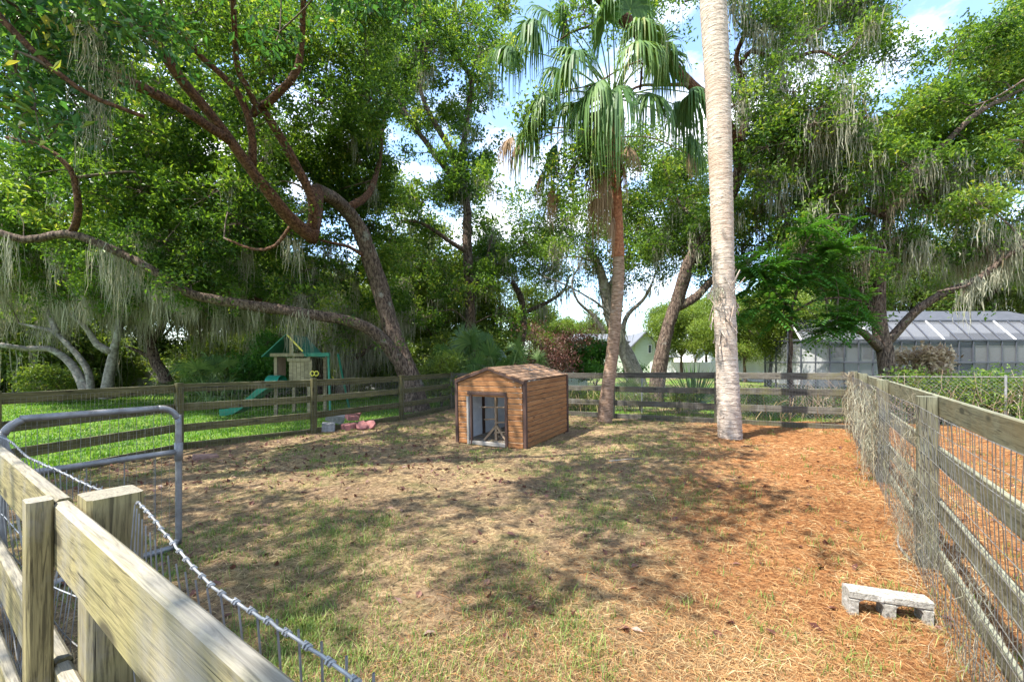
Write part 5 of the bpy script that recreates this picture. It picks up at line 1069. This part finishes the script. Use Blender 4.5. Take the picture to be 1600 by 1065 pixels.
# ------------------------------------------------------------------ understory beyond the yards
U = far_tree('understory_shrub', 'dense green shrub filling the gaps under the distant oaks', 'understory shrubs', 'leaf_far', 311, 3.4, 2.6, .19, .10, 34, 42, trunkr=.06, low=.02)
place(U, [(-60, 23, 1.0, 0), (40, 27, 1.1, 1), (130, 24, .9, 2), (240, 31, 1.1, 3), (330, 23, 1.0, 4), (400, 25, 1.1, 5), (470, 23.5, 1.0, 1.2), (560, 30, 1.0, 2.2), (640, 25, .8, 3.2), (690, 21.5, .9, 4.2), (740, 24, 1.0, 5.2), (800, 27, .9, .3), (-140, 20, 1.1, 1.9),
          (1690, 27, 1.0, 2.9), (5, 20.5, 1.25, .8), (75, 22, 1.15, 3.6), (600, 22, .7, 1.4), (520, 26, .9, 2.1), (180, 33, 1.3, .9), (860, 31, .7, 1.1)],
      lambda u, Y: ('dense green shrub under the gnarled grey oaks beyond the lawn', 'shrubs under the lawn oaks') if u < 290 else ('dense green shrub behind the playset', 'shrubs behind the playset') if u < 580 else ('dense green shrub behind the palmetto clump', 'shrubs behind the palmettos') if u < 900 else ('dense green shrub beside the pool house', 'shrubs beside the pool house'))

# ------------------------------------------------------------------ what lies and grows on the pen floor
def vnoise(x, y, s, seed):
    r_ = np.random.default_rng(seed); o = np.zeros_like(x)
    for k in range(5): a = r_.uniform(0, 6.28); f = s * r_.uniform(.6, 1.8); o += np.sin(f * (x * math.cos(a) + y * math.sin(a)) + r_.uniform(0, 6.28))
    return o / 5
def scatter(n, y0, y1, rng, margin=1.05, keep=None):
    """points over the floor, denser where it is near"""
    Y = np.exp(rng.uniform(math.log(y0), math.log(y1), n)); X = rng.uniform(-1.2, 1.2, n) * margin * Y; k = in_poly(X, Y, STRAW_POLY)
    if keep is not None: k &= keep(X, Y)
    return X[k], Y[k]
def needles(name, label, mat, n, lmin, lmax, wf, rng, prob, y0=1.3, y1=13.5, lift=.012, tintf=None):
    X, Y = scatter(n, y0, y1, rng); k = rng.uniform(0, 1, len(X)) < prob(X, Y); X, Y = X[k], Y[k]; n = len(X)
    a = rng.uniform(0, 6.28, n); L = rng.uniform(lmin, lmax, n) * (1 + .04 * Y); w = np.maximum(.0011, .00042 * Y) * rng.uniform(.7, 1.5, n) * wf; el = rng.normal(0, .13, n)
    c = np.stack([X, Y, hz(X, Y) + rng.uniform(.001, lift, n)], -1); d = np.stack([np.cos(a) * np.cos(el), np.sin(a) * np.cos(el), np.sin(el)], -1); s = np.stack([-np.sin(a), np.cos(a), rng.normal(0, .4, n)], -1)
    bend = rng.normal(0, .12, n) * L; p0 = c - d * (L / 2)[:, None]; p1 = c + s * bend[:, None] + np.array([0, 0, .004]); p2 = c + d * (L / 2)[:, None]; wv = s * w[:, None]
    V = np.stack([p0 - wv * .6, p0 + wv * .6, p1 + wv, p1 - wv, p2 + wv * .4, p2 - wv * .4], 1).reshape(-1, 3); i = np.arange(n) * 6
    q = np.concatenate([np.stack([i, i + 1, i + 2, i + 3], -1), np.stack([i + 3, i + 2, i + 4, i + 5], -1)]); t = np.clip(rng.normal(.5, .24, n) if tintf is None else tintf(X, Y, rng), 0, 1)
    m = MB(); m.add(V, q, np.concatenate([t, t])); return tag(m.build(name, M[mat]), label, mat if False else None, kind='stuff')
R5 = np.random.default_rng(55)
def sstep(x, a, b): t = np.clip((x - a) / (b - a), 0, 1); return t * t * (3 - 2 * t)
needles('pine_straw', 'orange pine straw strewn over the open side of the pen', 'straw', 290000, .035, .11, .66, R5, lambda x, y: sstep(x - .5 * y + .9 * vnoise(x, y, 1.4, 1), -2.0, .6) * .9 * (.55 + .6 * vnoise(x, y, 2.6, 12)) + .03, tintf=lambda x, y, r: r.normal(.48, .22, len(x)) + .3 * vnoise(x, y, 2.2, 14))
needles('dead_grass', 'tan dead grass thatch across the pen floor', 'thatch', 160000, .03, .10, .75, R5, lambda x, y: (1 - .7 * sstep(x - .5 * y + .9 * vnoise(x, y, 1.4, 1), -1.4, .8)) * (.55 + .45 * vnoise(x, y, 2.0, 9)), tintf=lambda x, y, r: r.normal(.45, .2, len(x)) + .25 * vnoise(x, y, 1.6, 4))
def tufts(name, label, mat, X, Y, rng, blades, h0, h1, wid, spread, lean=.5, zf=hz, kind='stuff'):
    n = len(X); b = np.repeat(np.arange(n), blades); k = len(b); x = X[b] + rng.normal(0, spread, k); y = Y[b] + rng.normal(0, spread, k); h = rng.uniform(h0, h1, k) * np.repeat(rng.uniform(.6, 1.3, n), blades)
    a = rng.uniform(0, 6.28, k); o = np.stack([np.cos(a), np.sin(a)], -1) * (h * lean * rng.uniform(.2, 1.4, k))[:, None]; z = zf(x, y) - .006; w = np.maximum(wid, .0004 * Y[b]) * rng.uniform(.7, 1.3, k); s = np.stack([-np.sin(a), np.cos(a)], -1) * w[:, None]
    def pt(fx, fz, sg, sw): return np.stack([x + o[:, 0] * fx + s[:, 0] * sg * sw, y + o[:, 1] * fx + s[:, 1] * sg * sw, z + h * fz], -1)
    V = np.stack([pt(0, 0, -1, .8), pt(0, 0, 1, .8), pt(.35, .6, 1, 1), pt(.35, .6, -1, 1), pt(1, .95, 0, 0)], 1).reshape(-1, 3); i = np.arange(k) * 5; t = np.clip(rng.normal(.5, .22, k) + np.repeat(rng.normal(0, .15, n), blades) + .35 * vnoise(x, y, 1.1, 71), 0, 1)
    m = MB(); m.add(V, np.stack([i, i + 1, i + 2, i + 3], -1), t); m.v.append(np.zeros((0, 3))); m.f.append(np.stack([i + 3, i + 2, i + 4], -1)); m.t.append(t)
    return tag(m.build(name, M[mat]), label, kind=kind)
def gprob(x, y):
    pt = vnoise(x, y, 1.7, 21) + .6 * vnoise(x, y, 4.0, 22); base = sstep(pt, -.2, .6); return base * (1 - .9 * sstep(x - .5 * y, -1.5, .3)) * sstep(y, 1.2, 2.4) + .03
X, Y = scatter(17000, 1.5, 13.5, R5); k = R5.uniform(0, 1, len(X)) < gprob(X, Y); tufts('grass', 'sparse green grass tufts sprouting from the pen floor', 'grass_thin', X[k], Y[k], R5, 12, .02, .065, .0017, .04, .9)
X, Y = scatter(420, 1.6, 9, R5, keep=lambda x, y: (x > .2)); tufts('grass', 'scattered yellow-green tufts in the pine straw', 'grass_thin', X, Y, R5, 12, .03, .075, .0018, .03, .8)
# bright lawn outside, left of the pen
n = 24000; Y = R5.uniform(3.5, 23, n); X = R5.uniform(-1.25, -.05, n) * Y; k = ~in_poly(X, Y, STRAW_POLY) & (X < -2.2 - .0 * Y) & (X > -22); X, Y = X[k], Y[k]
tufts('lawn_grass', 'bright green mown lawn beside the pen', 'grass', X, Y, R5, 3, .05, .09, .008, .07, .7, lambda x, y: gz(x) - .03)
n = 8000; Y = R5.uniform(9.5, 24, n); X = R5.uniform(-.1, 1.3, n) * Y; k = ~in_poly(X, Y, STRAW_POLY); k &= R5.uniform(0, 1, n) < .35 + .6 * vnoise(X, Y, .9, 33); X, Y = X[k], Y[k]
tufts('rough_grass', 'patchy rough grass outside the grey fences', 'grass', X, Y, R5, 5, .05, .14, .005, .05, .6, lambda x, y: gz(x) - .03)
# fallen leaves, thickest along the lawn fence
n = 9000; X, Y = scatter(n, 2.2, 13.5, R5, keep=lambda x, y: R5.uniform(0, 1, len(x)) < .05 + .75 * sstep(-(x + .55 * (y - 9.5)), .8, 3.0) * sstep(y, 4, 6.5)); m = MB()
leaf_cards(m, np.stack([X, Y, hz(X, Y) + .012], -1), .075, .04, np.clip(R5.normal(.4, .25, len(X)), 0, 1), 0.0, R5, 3.0); tag(m.build('fallen_leaves', M['leaf_dead']), 'brown fallen leaves gathered along the lawn fence', kind='stuff')
# sticks
for i, (u, v, a, L, lab) in enumerate(((980, 722, .2, .55, 'grey branch piece lying in front of the palms'), (1180, 700, .1, .5, 'dark branch piece at the tall palm foot'), (1410, 860, 1.0, .5, 'curved bark strip at the fence foot'))):
    g_ = G(u, v); m = MB(); d = np.array([math.cos(a), math.sin(a), 0]); s = np.array([-d[1], d[0], 0]); pts = catmull([g_ - d * L / 2, g_ + s * .02, g_ + d * L / 2 - s * .015], .04); pts[:, 2] = hz(pts[:, 0], pts[:, 1]) + .012
    tube(m, pts, np.linspace(.010, .005, len(pts)), 6, .08); tag(m.build('fallen_stick', M['bark_grey'] if i % 2 == 0 else M['bark_oak'], loc=tuple(g_), smooth=True), lab, 'stick')

# ------------------------------------------------------------------ dry vines and moss caught in the right-hand wire
RV = np.random.default_rng(91); RN = np.array([-.821, .571])
def rf(d, z, off): q = RC + RDIR * d + RN * off; return np.array([q[0], q[1], gz(q[0]) + z])
vm = MB(); mm2 = MB()
def vine_tangle(d0, d1, n, zlo, zhi, rad, mb):
    for _ in range(n):
        d = RV.uniform(d0, d1); z = RV.uniform(zlo, zhi); o = RV.uniform(.05, .15); pts = [rf(d, z, o)]
        dd, dz = RV.normal(0, .06), RV.normal(-.05, .07)
        for k in range(7):
            dd += RV.normal(0, .045); dz += RV.normal(0, .05); d = min(max(d + dd * .5, d0 - .2), d1 + .3); z = min(max(z + dz * .6, .03), 1.2); o = min(max(o + RV.normal(0, .025), .03), .22); pts.append(rf(d, z, o))
        tube(mb, catmull(pts, .05), rad * RV.uniform(.6, 1.4), 3, caps=False, t=RV.uniform(0, 1))
vine_tangle(-.1, 1.2, 80, .03, 1.15, .0036, vm); vine_tangle(1.0, 4.5, 60, .03, 1.05, .0028, vm); vine_tangle(4.0, 4.7, 36, .03, 1.1, .0024, vm); vine_tangle(6.5, 6.95, 44, .03, 1.08, .0012, vm); vine_tangle(6.9, 10, 46, .02, .50, .0008, vm)
vn = thing('dry_vine', 'tangle of dry grey-brown vines clinging to the wire of the lichen-grey fence', 'vine', tuple(rf(2, 0, .1)))
o = vm.build('stems', M['moss_brown'], vn); o['kind'] = 'stuff'
pts = [rf(RV.uniform(.0, 4.6), RV.uniform(.45, 1.12), RV.uniform(.05, .12)) for _ in range(26)] + [rf(RV.normal(4.33, .1), RV.uniform(.3, 1.1), .1) for _ in range(20)] + [rf(RV.normal(6.72, .07), RV.uniform(.2, 1.0), .12) for _ in range(22)] + [rf(RV.uniform(6.6, 10), RV.choice([.17, .48]) + RV.uniform(-.05, .04), .07) for _ in range(34)]
moss_strands(mm2, [p for p in pts if p[1] > 3.6], .30, 20, .0022, .05, RV); moss_strands(mm2, [p for p in pts if p[1] <= 3.6], .13, 34, .00055, .045, RV); o = mm2.build('moss', M['moss'], vn); o['kind'] = 'stuff'
# dry stems through the chain-link
m = MB()
for _ in range(260):
    s = RV.uniform(11.2, 17.5); p0 = clp(s, RV.uniform(0, .5)) + np.array([RV.normal(0, .15), RV.normal(0, .15), 0]); p1 = p0 + np.array([RV.normal(0, .25), RV.normal(0, .2), RV.uniform(.3, .75)]); tube(m, catmull([p0, (p0 + p1) / 2 + RV.normal(0, .08, 3), p1], .12), .0042, 3, caps=False, t=RV.uniform(0, 1))
o = m.build('dry_stems', M['leaf_dry'], loc=tuple(clp(14, 0))); tag(o, 'dry tan stems woven through the chain-link fence', kind='stuff')
# dry stems behind the middle run
m = MB()
for _ in range(160):
    q = RC + FDIR * RV.uniform(.2, 7.2) + np.array([.54, .84]) * RV.uniform(.15, 1.6); p0 = g3(q, 0); p1 = p0 + np.array([RV.normal(0, .25), RV.normal(0, .2), RV.uniform(.25, .8)]); tube(m, catmull([p0, (p0 + p1) / 2 + RV.normal(0, .08, 3), p1], .12), .0045, 3, caps=False, t=RV.uniform(0, 1))
o = m.build('dry_weeds', M['thatch'], loc=tuple(g3(RC, 0))); tag(o, 'dry brown weeds behind the grey board fence', kind='stuff')
for ob in bpy.data.objects:
    if ob.name.split('.')[0] in ('hanging_moss', 'branches', 'leaf_bases') and ob.parent: ob['kind'] = 'stuff'
